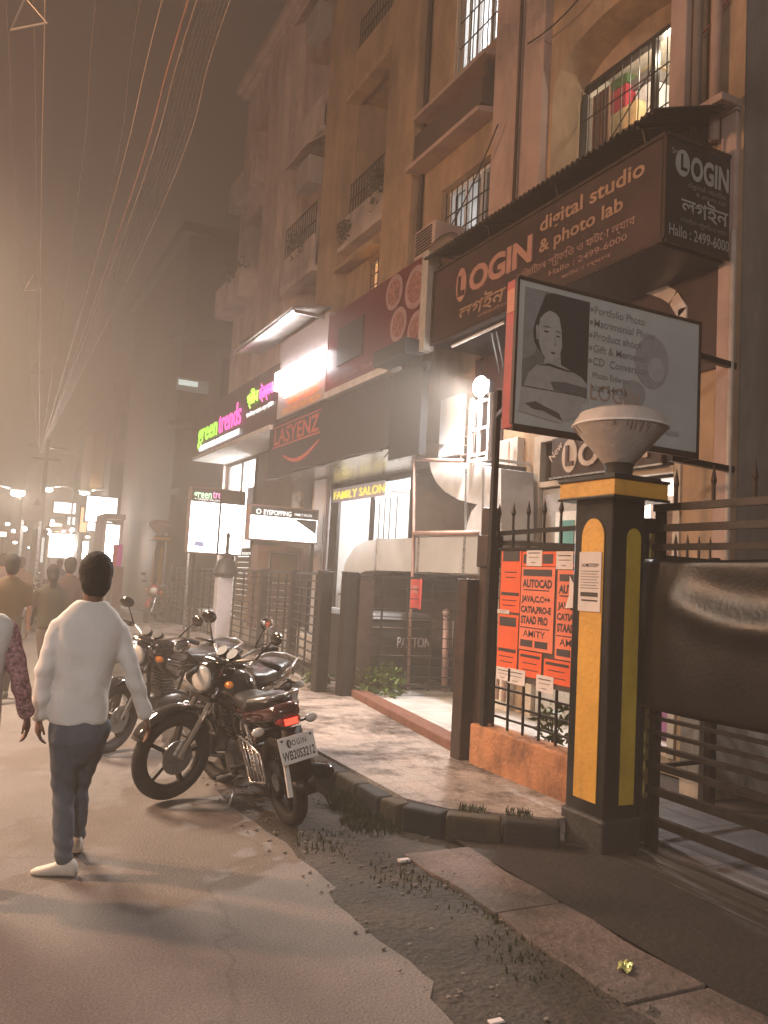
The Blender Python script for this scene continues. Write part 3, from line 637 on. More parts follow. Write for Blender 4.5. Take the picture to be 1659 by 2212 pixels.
g = MB(); g.text('েট্রন্ডস', (4.97, 15.75, 5.02), *STREET, width=.80, height=.40, bold=.004, ext=.02); g.build('lettering', E('pink_neon2', (1, .02, .50), 1.4), sG)
MB().box(4.93, 5.8, 14.9, 20.8, 4.31, 4.395).build('soffit', M('white_soffit', (.80, .78, .75), .5), sG)

# dark board over the shop with red letters
sD = thing('lower_signboard', (5.0, 12.2, 3.38), 'nearly black signboard with unlit red letters hanging over the bright shop', 'signboard')
MB().box(5.0, 5.12, 10.0, 15.05, 3.40, 4.38).build('panel', M('dark_board', (.018, .008, .008), .42, var=.4, scale=2), sD)
MB().box(5.0, 5.1, 9.13, 9.98, 3.2, 4.40).build('glass_panel', M('blue_dark_glass', (.010, .011, .013), .12, var=.2, spec=.7), sD)
g = MB(); st(g, 'LASYENZ', 14.75, 3.98, width=2.2, height=.3, bold=.02); g.box(4.985, 4.998, 12.5, 14.8, 3.92, 3.945).box(4.985, 4.998, 12.5, 14.8, 4.30, 4.315); 
pts = [(4.99, 14.2 - 1.7 * i / 16, 3.80 - .22 * math.sin(math.pi * (.1 + .9 * i / 16))) for i in range(17)]
for i, (p, q) in enumerate(zip(pts, pts[1:])): g.bar(p, q, .02, .02 + .05 * math.sin(math.pi * (i + .5) / 16))
g.build('lettering', M('glow_red_letter', (.45, .08, .05), .5, emit=.12), sD, label='dull red letters over a curved stroke')  # weak emission put into the unlit letters to brighten them
sf = MB(); sf.poly((5.0, 9.2, 3.37), (6.44, 9.2, 3.40), (6.44, 15.0, 3.40), (5.0, 15.0, 3.37)); sf.build('soffit', M('soffit_tin', (.5, .48, .45), .22, .75, var=.2, bump=.2, bscale=3), sD)
g = MB(); pts = [(4.96, 15.0, 3.36), (4.95, 14.2, 3.30), (4.95, 13.3, 3.42), (4.96, 12.2, 3.34), (4.97, 11.2, 3.40), (4.97, 10.1, 3.35)]
g.tube(pts, .012, 6); g.build('cable', blackp, sD)

# ------------------------------------------------------------------ lit shops under the boards
tag(MB().box(5.3, 10, 11.3, 22, .15, .60).build('shop_platform', pavers('platform_tiles', (.62, .58, .54), (.5, .45, .4), 1.0, .6, .6, amount=.25), bevel=.02), 'raised tiled platform with a white floor in front of the bright shops', 'platform')
tag(MB().box(5.70, 5.83, 13.82, 14.36, .602, 3.365).build('column', M('column_paint', (.62, .60, .62), .5, var=.15), bevel=.02), 'pale square column beside the bright shop entrance', 'column')
tag(MB().box(5.72, 5.76, 13.74, 13.80, .602, 3.36).build('column', M('brown_column', (.10, .06, .055), .5, var=.3)), 'thin dark brown column right of the pale square column', 'column')
def lit_shop(name, label, x, y0, y1, z0, z1, dep, power, col=(1, 1, 1), mat=whitep, shelves=True, cat='shop'):
    t = thing(name, (x, y0, z0), label, cat)
    room(y0, y1, z0, z1, x, dep, mat, 'interior', t)
    g = MB()
    for y in (y0 + .02, (y0 + y1) / 2, y1 - .02): g.box(x - .03, x + .03, y - .025, y + .025, z0, z1)
    g.box(x - .03, x + .03, y0, y1, z1 - .06, z1); g.build('shopfront_frame', darkm, t)
    g = MB(); n = 3
    for i in range(n): g.box(x + dep * .3, x + dep * .34, y0 + .3 + (y1 - y0 - .6) * i / n, y0 + .3 + (y1 - y0 - .6) * (i + .7) / n, z1 - .05, z1 - .02)
    g.build('ceiling_light', E(name + '_tube', col, 8), t)
    if shelves:
        g = MB(); b = MB()
        for k in range(4):
            z = z0 + .4 + k * .5; g.box(x + dep - .35, x + dep - .02, y0 + .2, y1 - .2, z, z + .03)
            for i in range(int((y1 - y0 - .5) / .16)):
                if random.random() < .8: b.box(x + dep - .3, x + dep - .15, y0 + .25 + i * .16, y0 + .25 + i * .16 + random.uniform(.05, .12), z + .032, z + random.uniform(.12, .3))
        g.build('shelf', steel, t); b.build('stock', M('shop_stock', (.35, .28, .30), .5, var=.8, scale=9), t)
    lamp('shop_lamp', (x + dep * .45, (y0 + y1) / 2, z1 - .25), power, col, .07)
    return t
fam = lit_shop('family_salon', 'brightly lit salon interior with shelves, behind the pale column', 6.45, 11.9, 14.9, .602, 3.36, 2.2, 190, (1, .98, .97))
a_, b_ = onX(722, 1086, 6.4), onX(826, 1060, 6.4)
MB().box(6.36, 6.41, b_.y - .1, a_.y, a_.z, a_.z + .26).build('sign_panel', M('lilac_panel', (.6, .52, .55), .5, emit=.25), fam)
MB().text('FAMILY SALON', (6.355, a_.y - .08, a_.z + .05), *STREET, width=2.2, height=.15, bold=.004, ext=.01).build('lettering', E('yellow_letter', (1, .78, .02), .95), fam)
lit_shop('hair_salon', 'dazzling white shopfront under the green and pink lettering', 5.95, 18.7, 20.95, .602, 4.33, 2.0, 700, (1, 1, 1), shelves=False)
tag(MB().box(5.95, 6.1, 15.05, 18.6, .602, 4.33).build('shop_wall', pavers('wall_tiles', (.15, .12, .11), (.05, .04, .04), 3.0, .5, .5, amount=.3)), 'dark tiled wall between the two bright shops', 'wall')
t = thing('roller_shutter', (5.6, 17, .6), 'beige slatted shutter front with a small white notice board, behind the fence', 'shutter')
g = MB()
for i in range(11): g.box(5.50, 5.55, 15.6, 18.4, .62 + i * .12, .62 + i * .12 + .108)
g.build('slats', M('beige_shutter', (.46, .34, .22), .6, var=.2), t)
MB().box(5.46, 5.50, 15.6, 18.4, 1.95, 2.12).build('notice_board', blacksign, t)
MB().text('Systeam tag ATM', (5.455, 18.2, 1.98), *STREET, width=2.2, height=.1, bold=.02).build('lettering', E('board_letter', (1, .98, .9), 1.2), t)
g = MB()
for y in (12.3, 12.55, 12.75, 12.95, 13.15): g.bar((6.38, y, 1.6 + .2 * math.sin(y * 9)), (6.38, y, 3.0), .014)
g.build('hanging_cord', darkm, fam)
for y0, y1, z0, z1, c in ((13.9, 14.25, 1.5, 2.1, .25), (13.4, 13.75, 1.25, 1.75, .4), (12.9, 13.2, 1.9, 2.3, .5), (14.0, 14.5, .75, 1.35, .18), (12.6, 13.5, .7, 1.15, .22)):
    MB().box(6.9, 7.15, y0, y1, z0, z1).build('display_unit', M('unit%d' % int(c * 100), (c, c * .97, c), .4, var=.3), fam)
hs = [o for o in bpy.data.objects if o.name.startswith('hair_salon')][0]
MB().box(5.90, 5.93, 18.75, 19.15, 2.9, 3.6).build('poster', M('poster_blue', (.35, .38, .5), .5, var=.8, scale=5), hs)
# free standing light boxes
def lightbox(name, label, x0, x1, y, z0, z1, head, mk, legs):
    t = thing(name, ((x0 + x1) / 2, y, z0), label, 'light box')
    MB().box(x0 - .03, x1 + .03, y + .005, y + .2, z0 - .03, z1 + .03).build('casing', M('box_casing', (.20, .13, .11), .5), t, bevel=.01)
    MB().box(x0, x1, y - .005, y + .003, z0, z1 - head).build('lit_face', E(name + '_face', (1, 1, 1), 6), t)
    MB().box(x0, x1, y - .005, y + .003, z1 - head + .004, z1).build('header', M(name + '_head', (.05, .055, .05), .5), t)
    mk(t, x0, x1, y, z0, z1)
    g = MB()
    for x in legs: g.bar((x, y + .1, .6 if y < 15 else .15), (x, y + .1, z1 if len(legs) == 1 else z0 - .03), .06)
    g.build('post', darkm, t)
    return t
def mk1(t, x0, x1, y, z0, z1):
    MB().text('green', (x0 + .04, y - .01, z1 - .19), *TOWARDS, width=.36, height=.17, bold=.02).build('lettering', E('lb_green', (.35, .95, .55), 1.0), t)
    MB().text('tre', (x0 + .42, y - .01, z1 - .17), *TOWARDS, width=.18, height=.14, bold=.02).build('lettering', E('lb_pink', (1, .1, .6), 1.0), t)
    MB().text('UNISEX SALON', (x0 + .12, y - .01, z1 - .235), *TOWARDS, width=.45, height=.035, bold=.01).build('lettering', E('lb_white', (1, 1, 1), 1.2), t)
    MB().box(x0 + .57, x0 + .61, y - .03, y - .006, z0 - .03, z1).build('divider', darkm, t)
    MB().poly((x0 + .1, y - .008, z0 + .12), (x0 + .32, y - .008, z0 + .1), (x0 + .3, y - .008, z0 + .2), (x0 + .14, y - .008, z0 + .22)).build('picture', M('blue_print', (.3, .35, .6), .5, emit=.5), t)
lightbox('salon_lightbox', 'tall glowing white light box with a green and pink heading, beside the fence', 3.95, 5.03, 16.5, 1.95, 3.22, .27, mk1, (4.1, 4.9))
def mk2(t, x0, x1, y, z0, z1):
    MB().text('EYEPOPPING', (x0 + .22, y - .01, z1 - .13), *TOWARDS, width=.5, height=.085, bold=.02).build('lettering', E('lb_white2', (1, 1, 1), 1.1), t)
    MB().text('FAMILY SALON', (x0 + .78, y - .01, z1 - .11), *TOWARDS, width=.32, height=.045, bold=.01).build('lettering', E('lb_white3', (1, 1, 1), .9), t)
    MB().lathe([(.028, -.004), (.045, -.004), (.045, .004), (.028, .004), (.028, -.004)], 20, Matrix.Translation((x0 + .13, y - .01, z1 - .09)) @ Matrix.Rotation(R(90), 4, 'X'), cap=False).build('emblem', E('lb_emblem', (1, 1, 1), 1), t)
    MB().poly((x1 - .45, y - .009, z1 - .165), (x1 - .01, y - .009, z1 - .165), (x1 - .01, y - .009, z1 - .42), (x1 - .1, y - .009, z1 - .36)).build('picture', M('grey_print', (.08, .09, .09), .5), t)
lightbox('eye_lightbox', 'wide glowing white light box with a dark EYEPOPPING heading beside the pale column', 4.28, 5.49, 13.6, 2.18, 2.73, .16, mk2, (5.46,))
# window grille, kiosk shutter under the light box
t = thing('kiosk', (5.2, 14.2, .6), 'dark kiosk hatch with a brown roller blind and tiled surround, under the wide light box', 'kiosk')
MB().box(4.75, 5.62, 14.5, 14.9, .602, 2.1).build('body', pavers('kiosk_tiles', (.16, .10, .08), (.4, .33, .3), 6.0, .5, .5, amount=.35), t)
MB().box(4.98, 5.48, 14.47, 14.497, 1.45, 1.98).build('blind', M('brown_blind', (.10, .075, .04), .6, stretch=(1, 1, 20)), t); g = MB(); g.box(4.94, 5.52, 14.45, 14.468, 1.98, 2.0).box(4.94, 5.52, 14.45, 14.468, 1.42, 1.445).box(4.94, 4.965, 14.45, 14.468, 1.446, 1.979).box(5.495, 5.52, 14.45, 14.468, 1.446, 1.979); g.build('hatch_frame', steel, t)
g = MB()
for i in range(6): g.bar((4.8, 14.44, .7 + i * .12), (5.6, 14.44, .7 + i * .12), .015)
g.build('grille', steel, t)
t = tag(MB().box(5.66, 5.75, 14.95, 15.4, 2.6, 3.2).build('notice', pavers('notice_grid', (.5, .46, .42), (.05, .05, .05), 8, .5, .5)), 'pale gridded notice fixed on the wall right of the dazzling shopfront', 'notice')
# unlit inner shop wall

# ------------------------------------------------------------------ ducts, LED lamp and rack, generator
dk = thing('exhaust_duct', (5.3, 9.6, 1.7), 'galvanised duct bending over from the generator, in front of the dark shop', 'duct')
yy = [(11.62, .7), (11.62, 1.2), (11.60, 1.5), (11.5, 1.72), (11.3, 1.86), (11.0, 1.93), (10.6, 1.945), (8.0, 1.945)]
def rectduct(pts, wx, wz, x):
    mb = MB(); n = len(pts); vs = []
    for i, (y, z) in enumerate(pts):
        a = pts[max(0, i - 1)]; c = pts[min(n - 1, i + 1)]; t = V((0, c[0] - a[0], c[1] - a[1])).normalized(); nn = V((0, -t.z, t.y))
        p = V((x, y, z))
        for dx, dn in ((-1, -1), (1, -1), (1, 1), (-1, 1)): vs.append(p + V((dx * wx / 2, 0, 0)) + nn * (dn * wz / 2))
    fs = [(i * 4 + k, i * 4 + (k + 1) % 4, i * 4 + 4 + (k + 1) % 4, i * 4 + 4 + k) for i in range(n - 1) for k in range(4)] + [(3, 2, 1, 0), tuple((n - 1) * 4 + k for k in range(4))]
    return mb.add(vs, fs)
rectduct(yy, .45, .44, 5.45).build('duct', galv, dk, smooth=35)
g = MB()
for y in (10.62, 9.4, 8.3): g.box(5.21, 5.69, y - .015, y + .015, 1.71, 2.18)
g.box(5.21, 5.69, 11.39, 11.85, 1.33, 1.36); g.build('flange', steel, dk)
dk = thing('curved_duct', (5.3, 8.8, 2.2), 'large curved sheet metal duct below the LED lamp', 'duct')
pts = [(9.55, 3.18), (9.42, 2.95), (9.2, 2.75), (8.9, 2.62), (8.55, 2.56), (7.95, 2.5)]
prof = [(925, 990), (931, 1018), (942, 1042), (960, 1062), (990, 1080), (1030, 1090), (1018, 1105), (1009, 1130), (1004, 1162), (1082, 1162), (1082, 1012), (1000, 1000)]
MB().prism([onX(x, y, 5.27) for x, y in prof], (.45, 0, 0)).build('duct', M('cowl_sheet', (.62, .61, .60), .38, .35, var=.2, scale=4, bump=.15, bscale=7), dk, bevel=.006)
g = MB()
for x in (1008, 1045): p = onX(x, 1012, 5.265); q = onX(x - 3, 1160, 5.265); g.bar(p, q, .02, .03)
g.build('seam', steel, dk)
MB().box(5.42, 5.5, 8.86, 9.36, 3.22, 3.99).build('baffle', M('bright_sheet', (.85, .85, .85), .4, 0, var=.12, bump=.2, bscale=3), dk, label='upright bright metal baffle plate')
g = MB(); g.tube([(5.2, 9.72, 4.1), (5.2, 9.60, 3.2), (5.2, 9.50, 2.0), (5.2, 9.46, .2)], .02, 8).tube([(5.2, 9.6, 3.2), (5.2, 8.4, 3.06)], .025, 8).tube([(5.2, 9.5, 2.22), (5.2, 8.0, 2.19)], .03, 8)
g.build('support_pipe', M('pinkish_pipe', (.34, .20, .16), .5, var=.3), dk, smooth=True)
rk = thing('equipment_rack', (5.3, 8.05, 3.0), 'white welded ladder rack on the wall right under the LED lamp', 'rack')
g = MB()
for y in (7.86, 8.06, 8.24): g.bar((5.2, y, 3.02), (5.2, y, 3.78), .035)
for z in (3.1, 3.4, 3.72): g.bar((5.2, 7.84, z), (5.2, 8.26, z), .028)
for y in (7.86, 8.24): g.bar((5.2, y, 3.03), (5.78, y, 3.03), .03)
g.bar((5.2, 7.84, 3.03), (5.2, 8.26, 3.03), .04); g.build('ladder_frame', whitep, rk)
g = MB()
for i in range(7): g.bar((5.3, 8.30, 3.05 + i * .11), (5.3, 8.62, 3.05 + i * .11), .012)
for y in (8.32, 8.46, 8.6): g.bar((5.3, y, 3.0), (5.3, y, 3.76), .012)
g.build('mesh_guard', M('guard_metal', (.36, .25, .22), .4, .4), rk)
MB().box(5.3, 5.7, 7.8, 8.35, 2.86, 2.98).build('tray', brownm, rk, bevel=.01)
ld = thing('led_floodlight', (5.22, 8.07, 3.9), 'dazzling LED floodlight on top of the ladder rack', 'floodlight')
MB().box(5.24, 5.32, 7.97, 8.17, 3.82, 3.98).build('housing', M('lamp_housing', (.35, .35, .35), .4, .6), ld, bevel=.01)
MB().ell((5.19, 8.07, 3.90), (.06, .13, .12)).build('lens', E('led_lens', (1, .98, 1), 30), ld, smooth=True)
MB().bar((5.28, 8.07, 3.82), (5.2, 8.06, 3.73), .025).build('bracket', darkm, ld)
lamp('led_light', (5.06, 8.05, 3.86), P_LED, (1, .95, .93), .10, ld, 'SPOT', R(172), V((-.62, .22, -.75)).to_track_quat('-Z', 'Y').to_euler())
lamp('led_spill', (5.3, 8.22, 3.78), 26, (1, .95, .93), .06, ld)

gn = thing('generator', (5.2, 10.2, .15), 'black generator cabinet lettered PATTON standing behind the folding gate', 'generator')
MB().box(4.74, 5.68, 9.72, 11.1, .2, 1.08).build('cabinet', M('generator_black', (.022, .024, .022), .38, var=.4, scale=5), gn, bevel=.02)
MB().prism([(4.72, 9.69, 1.083), (5.70, 9.69, 1.083), (5.66, 9.74, 1.17), (4.78, 9.74, 1.17)], (0, 1.4, 0)).build('lid', M('lid_grey', (.20, .20, .20), .3, .4, var=.3), gn, bevel=.012)
MB().text('PATTON', (5.14, 9.705, .73), *TOWARDS, width=.5, height=.145, bold=.012, ext=.01).build('lettering', M('patton_grey', (.60, .54, .52), .5, var=.1), gn)
g = MB()
for z in (.25, .62, .98): g.box(4.735, 5.685, 9.7, 9.718, z, z + .012)
g.box(4.74, 4.8, 9.75, 11.0, .18, .2).box(5.6, 5.66, 9.75, 11.0, .18, .2); g.build('trim', steel, gn)
MB().bar((4.8, 9.9, 1.2), (5.6, 9.9, 1.2), .03).build('lifting_bar', darkm, gn)
tag(MB().box(5.48, 6.42, 11.14, 11.2, .15, 1.72).box(6.3, 6.42, 9.3, 11.13, .15, 1.72).build('backdrop', M('shade_backdrop', (.055, .035, .030), .6, var=.5, scale=4)), 'added dark partition right behind the generator', 'backdrop')  # added dark sheet, stands in for the unlit gloom behind the generator
pz = MB().tube([(5.80, 9.55, .15), (5.78, 9.55, 1.18)], .045, 12); pz.tube([(5.78, 9.55, 1.18), (5.74, 9.50, 1.22)], .05, 12); o = pz.build('bollard_pipe', M('pinkish_pipe2', (.40, .25, .22), .5, var=.3), smooth=True); tag(o, 'thick pinkish pipe standing right of the generator', 'pipe')
o = MB().tube([(6.0, 9.62, .15), (5.98, 9.62, 1.1)], .05, 12).build('bollard_pipe', M('pinkish_pipe3', (.30, .20, .18), .5, var=.3), smooth=True); tag(o, 'shorter pinkish pipe behind the thick pipe', 'pipe')
fs = thing('fire_sign', (5.2, 9.5, 1.4), 'narrow red strip sign hanging over the generator', 'sign')
a_, b_ = onX(892, 1250, 5.16), onX(908, 1320, 5.16)
MB().box(5.15, 5.165, b_.y, a_.y + .02, b_.z + .02, a_.z).build('panel', M('bright_red', (.55, .06, .05), .5), fs)
MB().text('FIRE', (5.145, (a_.y + b_.y) / 2 + .08, a_.z - .18), *STREET, width=.13, height=.09).build('lettering', M('red_white', (.6, .45, .42), .5), fs)
plant('bush', (4.75, 9.45, .16), 520, .42, .34, 'leafy green bush at the foot of the generator', M('bright_leaf', (.10, .17, .03), .5, var=.5, scale=10))
plant('bush', (4.25, 10.2, .16), 160, .25, .2, 'small weeds at the foot of the double fence post', leafm)
plant('bush', (4.35, 5.45, .35), 90, .14, .3, 'young green plant behind the orange posters', M('bright_leaf2', (.14, .22, .04), .5, var=.4))

# ------------------------------------------------------------------ studio entrance, billboard
t = thing('studio_entrance', (5.8, 6.6, .3), 'studio shop door and frame under the New LOGIN name board', 'shop entrance')
g = MB(); g.box(5.78, 5.86, 7.66, 7.78, .15, 3.34).box(5.78, 5.86, 5.56, 5.64, .15, 3.34).box(5.78, 5.86, 6.62, 6.70, .15, 2.78).box(5.775, 5.865, 5.64, 7.66, 3.26, 3.36).box(5.775, 5.865, 5.64, 7.66, 2.74, 2.80)
g.build('door_frame', M('cream_frame', (.50, .42, .33), .45, var=.2), t)
MB().box(5.83, 5.85, 6.72, 7.64, .2, 2.72).build('door', M('frosted_glass', (.42, .42, .40), .25, var=.15), t)
MB().box(5.80, 5.826, 7.05, 7.30, 1.7, 2.35).build('poster', M('teal_print', (.10, .28, .26), .5, var=.2), t, label='small teal arched poster on the door')
MB().box(5.81, 5.828, 6.98, 7.38, 1.62, 2.45).build('poster_board', whitep, t)
room(5.66, 6.6, .2, 2.72, 5.95, 1.3, whitep, 'interior', t); MB().box(6.3, 6.32, 5.75, 6.45, 1.9, 2.6).build('wall_picture', whitep, t); MB().box(6.28, 6.298, 5.95, 6.3, 2.0, 2.5).build('print', M('brown_print', (.16, .09, .06), .5, var=.6, scale=15), t)
MB().box(6.1, 6.6, 5.8, 6.5, .25, 1.35).build('counter', M('purple_counter', (.22, .08, .20), .5), t)
lamp('shop_lamp', (6.6, 6.1, 2.55), 46, (1, .88, .8), .07)
MB().box(5.70, 5.77, 5.72, 7.35, 2.82, 3.25).build('name_board', M('brown_name_board', (.060, .035, .028), .4, var=.3), t)
g = MB(); g.text('OGIN', (5.69, 6.87, 2.90), *STREET, width=1.0, height=.26, bold=.03, ext=.02); g.lathe([(.001, 0), (.13, 0), (.13, .012), (.001, .012)], 24, Matrix.Translation((5.697, 7.03, 3.03)) @ Matrix.Rotation(R(-90), 4, 'Y') @ Matrix.Diagonal((1.4, .95, 1, 1)))
g.text('New', (5.69, 7.33, 2.99), (0, -.75, .66), (-1, 0, 0), height=.09, bold=.01)
g.build('lettering', M('cream_letter', (.60, .50, .42), .35, var=.2), t, label='cream letters New LOGIN')
MB().box(5.665, 5.684, 7.03, 7.075, 2.92, 3.14).box(5.665, 5.684, 6.95, 7.03, 2.92, 2.965).build('lettering', M('brown_name2', (.09, .05, .04), .4), t)
MB().box(5.685, 5.70, 5.70, 7.37, 2.80, 2.818).build('board_trim', steel, t)
tag(MB().box(5.765, 5.797, 8.44, 9.1, 2.2, 4.53).box(5.77, 5.797, 5.0, 8.438, 3.62, 4.53).build('wall_panel', M('maroon_cladding', (.040, .016, .014), .6, var=.4)), 'dark reddish cladding on the wall around the LED lamp', 'panel')
tag(MB().box(5.70, 5.797, 8.0, 8.42, .15, 3.36).build('lit_pier', cream), 'pale wall pier glowing under the LED lamp', 'pier')
g = MB(); g.tube([(5.62, 8.08, .3), (5.62, 8.07, 3.3)], .022, 8).tube([(5.6, 7.92, .3), (5.6, 7.9, 2.75)], .03, 8); tag(g.build('wall_pipe', M('peach_pipe', (.5, .33, .25), .5), smooth=True), 'pair of peach pipes on the pale pier', 'pipe')

BY = 4.75
bb = thing('billboard', (4.2, BY, 2.7), 'grey printed billboard with a portrait of a woman and a red side, above the lamp', 'billboard')
bl, br, bz0, bz1 = 3.34, 5.10, 2.735, 3.775
MB().box(bl, br, BY, BY + .02, bz0, bz1).build('face', M('billboard_vinyl', (.48, .50, .485), .45, var=.12, scale=2.5), bb)
MB().box(bl, br - .001, BY + .023, BY + .14, bz0 - .02, bz1 + .01).build('box_body', M('red_box_side', (.38, .05, .045), .45, var=.3), bb)
MB().box(bl - .012, br + .012, BY - .012, BY - .001, bz1, bz1 + .02).box(bl - .012, br + .012, BY - .012, BY - .001, bz0 - .05, bz0).box(br, br + .02, BY - .012, BY + .24, bz0 - .05, bz1 + .02).box(bl - .02, bl, BY - .012, BY + .02, bz0, bz1).build('frame', brownm, bb)
MB().box(bl - .006, bl - .002, BY + .03, BY + .13, 3.55, 3.72).build('side_patch', M('side_peach', (.5, .2, .13), .5), bb)
def flat(pts, mat, d, name): # pts in board fractions
    MB().prism([(bl + (br - bl) * u, BY - .001 - d, bz0 + (bz1 - bz0) * v) for u, v in pts], (0, -.0012, 0)).build(name, mat, bb)
G_ = lambda n, c: M('print_' + n, (c, c * .99, c * .97), .5, var=.15, scale=12)
flat([(.03, .26), (.362, .26), (.362, .955), (.03, .955)], G_('bg', .17), .001, 'portrait_background')
flat([(.03, .45), (.09, .5), (.13, .95), (.03, .955)], G_('bgl', .26), .0025, 'portrait_light')
arc = lambda cx, cy, rx, ry, a0, a1, n=14: [(cx + rx * math.cos(R(a0 + (a1 - a0) * i / n)), cy + ry * math.sin(R(a0 + (a1 - a0) * i / n))) for i in range(n + 1)]
flat([(.30, .27), (.362, .27), (.362, .955), (.17, .955), (.13, .93), (.115, .86), (.10, .80), (.085, .73), (.075, .66), (.085, .58), (.12, .52), (.2, .44), (.27, .40)], G_('hair', .045), .004, 'hair')
flat([(.06, .36), (.10, .43), (.135, .445), (.142, .55), (.215, .55), (.222, .46), (.26, .44), (.33, .40), (.362, .36), (.362, .27), (.04, .27)], G_('skin', .36), .0055, 'neck')
flat([(.107, .754), (.13, .80), (.155, .825), (.185, .815), (.203, .79), (.217, .707), (.222, .63), (.223, .585), (.215, .54), (.20, .508), (.175, .47), (.150, .475), (.124, .513), (.106, .58), (.098, .66)], G_('face', .40), .007, 'face')
flat([(.088, .70), (.098, .71), (.104, .62), (.094, .60)], G_('face', .40), .007, 'ear')
for u, v, a, b, n in ((.140, .672, .013, .0065, 'eye'), (.200, .655, .010, .006, 'eye'), (.178, .532, .013, .007, 'mouth')): flat(arc(u, v, a, b, 0, 360, 12), G_('dark', .05), .0085, n)
flat([(.115, .70), (.145, .715), (.165, .705), (.145, .703)], G_('dark2', .12), .0085, 'eyebrow'); flat([(.188, .695), (.214, .69), (.214, .682), (.188, .686)], G_('dark2', .12), .0085, 'eyebrow'); flat([(.183, .65), (.195, .59), (.180, .578)], G_('nose', .30), .0085, 'nose')
flat([(.10, .425), (.16, .455), (.25, .435), (.29, .425), (.25, .42), (.16, .437)], G_('dark', .05), .0065, 'necklace')
flat([(.17, .33), (.25, .345), (.362, .33), (.362, .265), (.19, .275)], G_('blouse', .13), .007, 'blouse'); flat([(.03, .26), (.34, .265), (.33, .12), (.22, .05), (.02, .09)], G_('cloth', .40), .003, 'sari'); flat([(.05, .15), (.10, .175), (.15, .15), (.22, .12), (.24, .07), (.14, .12), (.09, .12)], G_('hand', .09), .0065, 'hand_shadow')
flat(arc(.72, .62, .10, .20, 0, 360, 20), G_('faded', .34), .001, 'faded_flower'); flat(arc(.62, .36, .07, .10, 0, 360, 16), G_('faded', .34), .001, 'faded_flower'); flat(arc(.745, .57, .05, .09, 0, 360, 16), G_('faded2', .44), .0025, 'faded_flower')
g = MB(); lines = ['Portfolio Photo', 'Matrimonial Photo', 'Product shoot', 'Gift & Memento', 'CD  Conversion', 'Photo Enlarge', 'size 24x36']
for i, s in enumerate(lines):
    z = bz0 + (bz1 - bz0) * (.885 - i * .093); g.text(s, (bl + .39 * (br - bl), BY - .004, z), *TOWARDS, height=.058, bold=.012)
    if i < 5: g.lathe([(.001, 0), (.017, 0), (.017, .001), (.001, .001)], 10, Matrix.Translation((bl + .375 * (br - bl), BY - .003, z + .025)) @ Matrix.Rotation(R(90), 4, 'X'))
g.text('2499-6000', (bl + .72 * (br - bl), BY - .004, bz0 + .10), *TOWARDS, width=.3, height=.04)
g.build('lettering', M('print_text', (.24, .245, .24), .5, var=.2), bb, label='faded grey list of photo services')
g = MB(); g.text('Sri', (bl + .33 * (br - bl), BY - .004, bz0 + .23), *TOWARDS, height=.05); g.text('LOGIN', (bl + .38 * (br - bl), BY - .004, onY(1330, 872, BY).z), *TOWARDS, width=.48, height=.12, bold=.01); g.build('lettering', M('print_orange', (.40, .28, .22), .5, var=.2), bb)
g = MB()
g.bar((5.0, 4.92, 2.70), (5.8, 5.0, 2.70), .05).bar((5.0, 4.92, 3.6), (5.8, 5.0, 3.6), .05).bar((3.86, 5.72, .47), (3.86, 5.72, 3.22), .045).bar((3.5, 4.9, 3.0), (3.86, 5.72, 3.0), .04); g.build('support', darkm, bb)

# ------------------------------------------------------------------ gate pillar with its cone lamp
def make_pillar(name, loc, label, hgt=2.2, wx=.27, wy=.36, detail=True, group=None):
    t = thing(name, loc, label, 'gate pillar', group); x, y, z = loc
    MB().box(x, x + wx, y, y + wy, z, z + hgt).build('shaft', blackp, t, bevel=.012)
    MB().box(x - .02, x + wx + .02, y - .02, y + wy + .02, z - .02, z + .22).build('base', M('pillar_base', (.030, .028, .026), .6, var=.5, bump=.4), t, bevel=.02)
    def panel(face, c, hw, z0, z1):
        n = 14; pts = [(-hw, z0), (hw, z0)] + [(hw * math.cos(math.pi * i / n), z1 + hw * 1.2 * math.sin(math.pi * i / n)) for i in range(n + 1)]
        if face == 'x': return MB().prism([(x - .002, c - a, b) for a, b in pts], (-.006, 0, 0))
        return MB().prism([(c + a, y - .002, b) for a, b in pts], (0, -.006, 0))
    panel('x', y + wy / 2 - .01, .105, z + .30, z + hgt - .26).build('yellow_panel', yellowp, t)
    panel('y', x + wx / 2 + .04, .058, z + .30, z + hgt - .26).build('yellow_panel', M('yellow_gloss', (.52, .36, .04), .16, var=.3, scale=3, bump=.5, bscale=5, coat=.6), t)  # same paint as the street face, tinted less orange for its whiter light
    c = MB().box(x - .075, x + wx + .10, y - .09, y + wy + .075, z + hgt, z + hgt + .10); c.build('cap_band', yellowp, t, bevel=.004)
    MB().box(x - .085, x + wx + .11, y - .10, y + wy + .085, z + hgt + .1, z + hgt + .118).box(x - .085, x + wx + .11, y - .10, y + wy + .085, z + hgt - .018, z + hgt - .001).prism([(x - .05, y - .06, z + hgt + .118), (x + wx + .07, y - .06, z + hgt + .118), (x + wx + .07, y + wy + .04, z + hgt + .118), (x - .05, y + wy + .04, z + hgt + .118)], (.0, 0, .02)).build('cap_edge', blackp, t, bevel=.004)
    return t
pm = make_pillar('gate_pillar', (3.595, 4.0, 0), 'tall black gate pillar with yellow panels, nearest the viewer')
lp = thing('pillar_lamp', (3.74, 4.16, 2.32), 'white cone shaped lamp, unlit and weathered, on top of the nearest gate pillar', 'lamp')
cx_, cy_ = 3.775, 4.16
shade = stained('weathered_plastic', (.56, .50, .46), (.38, .30, .27), scale=5, amount=.35, stretch=(1, 1, .5), rough=.5)
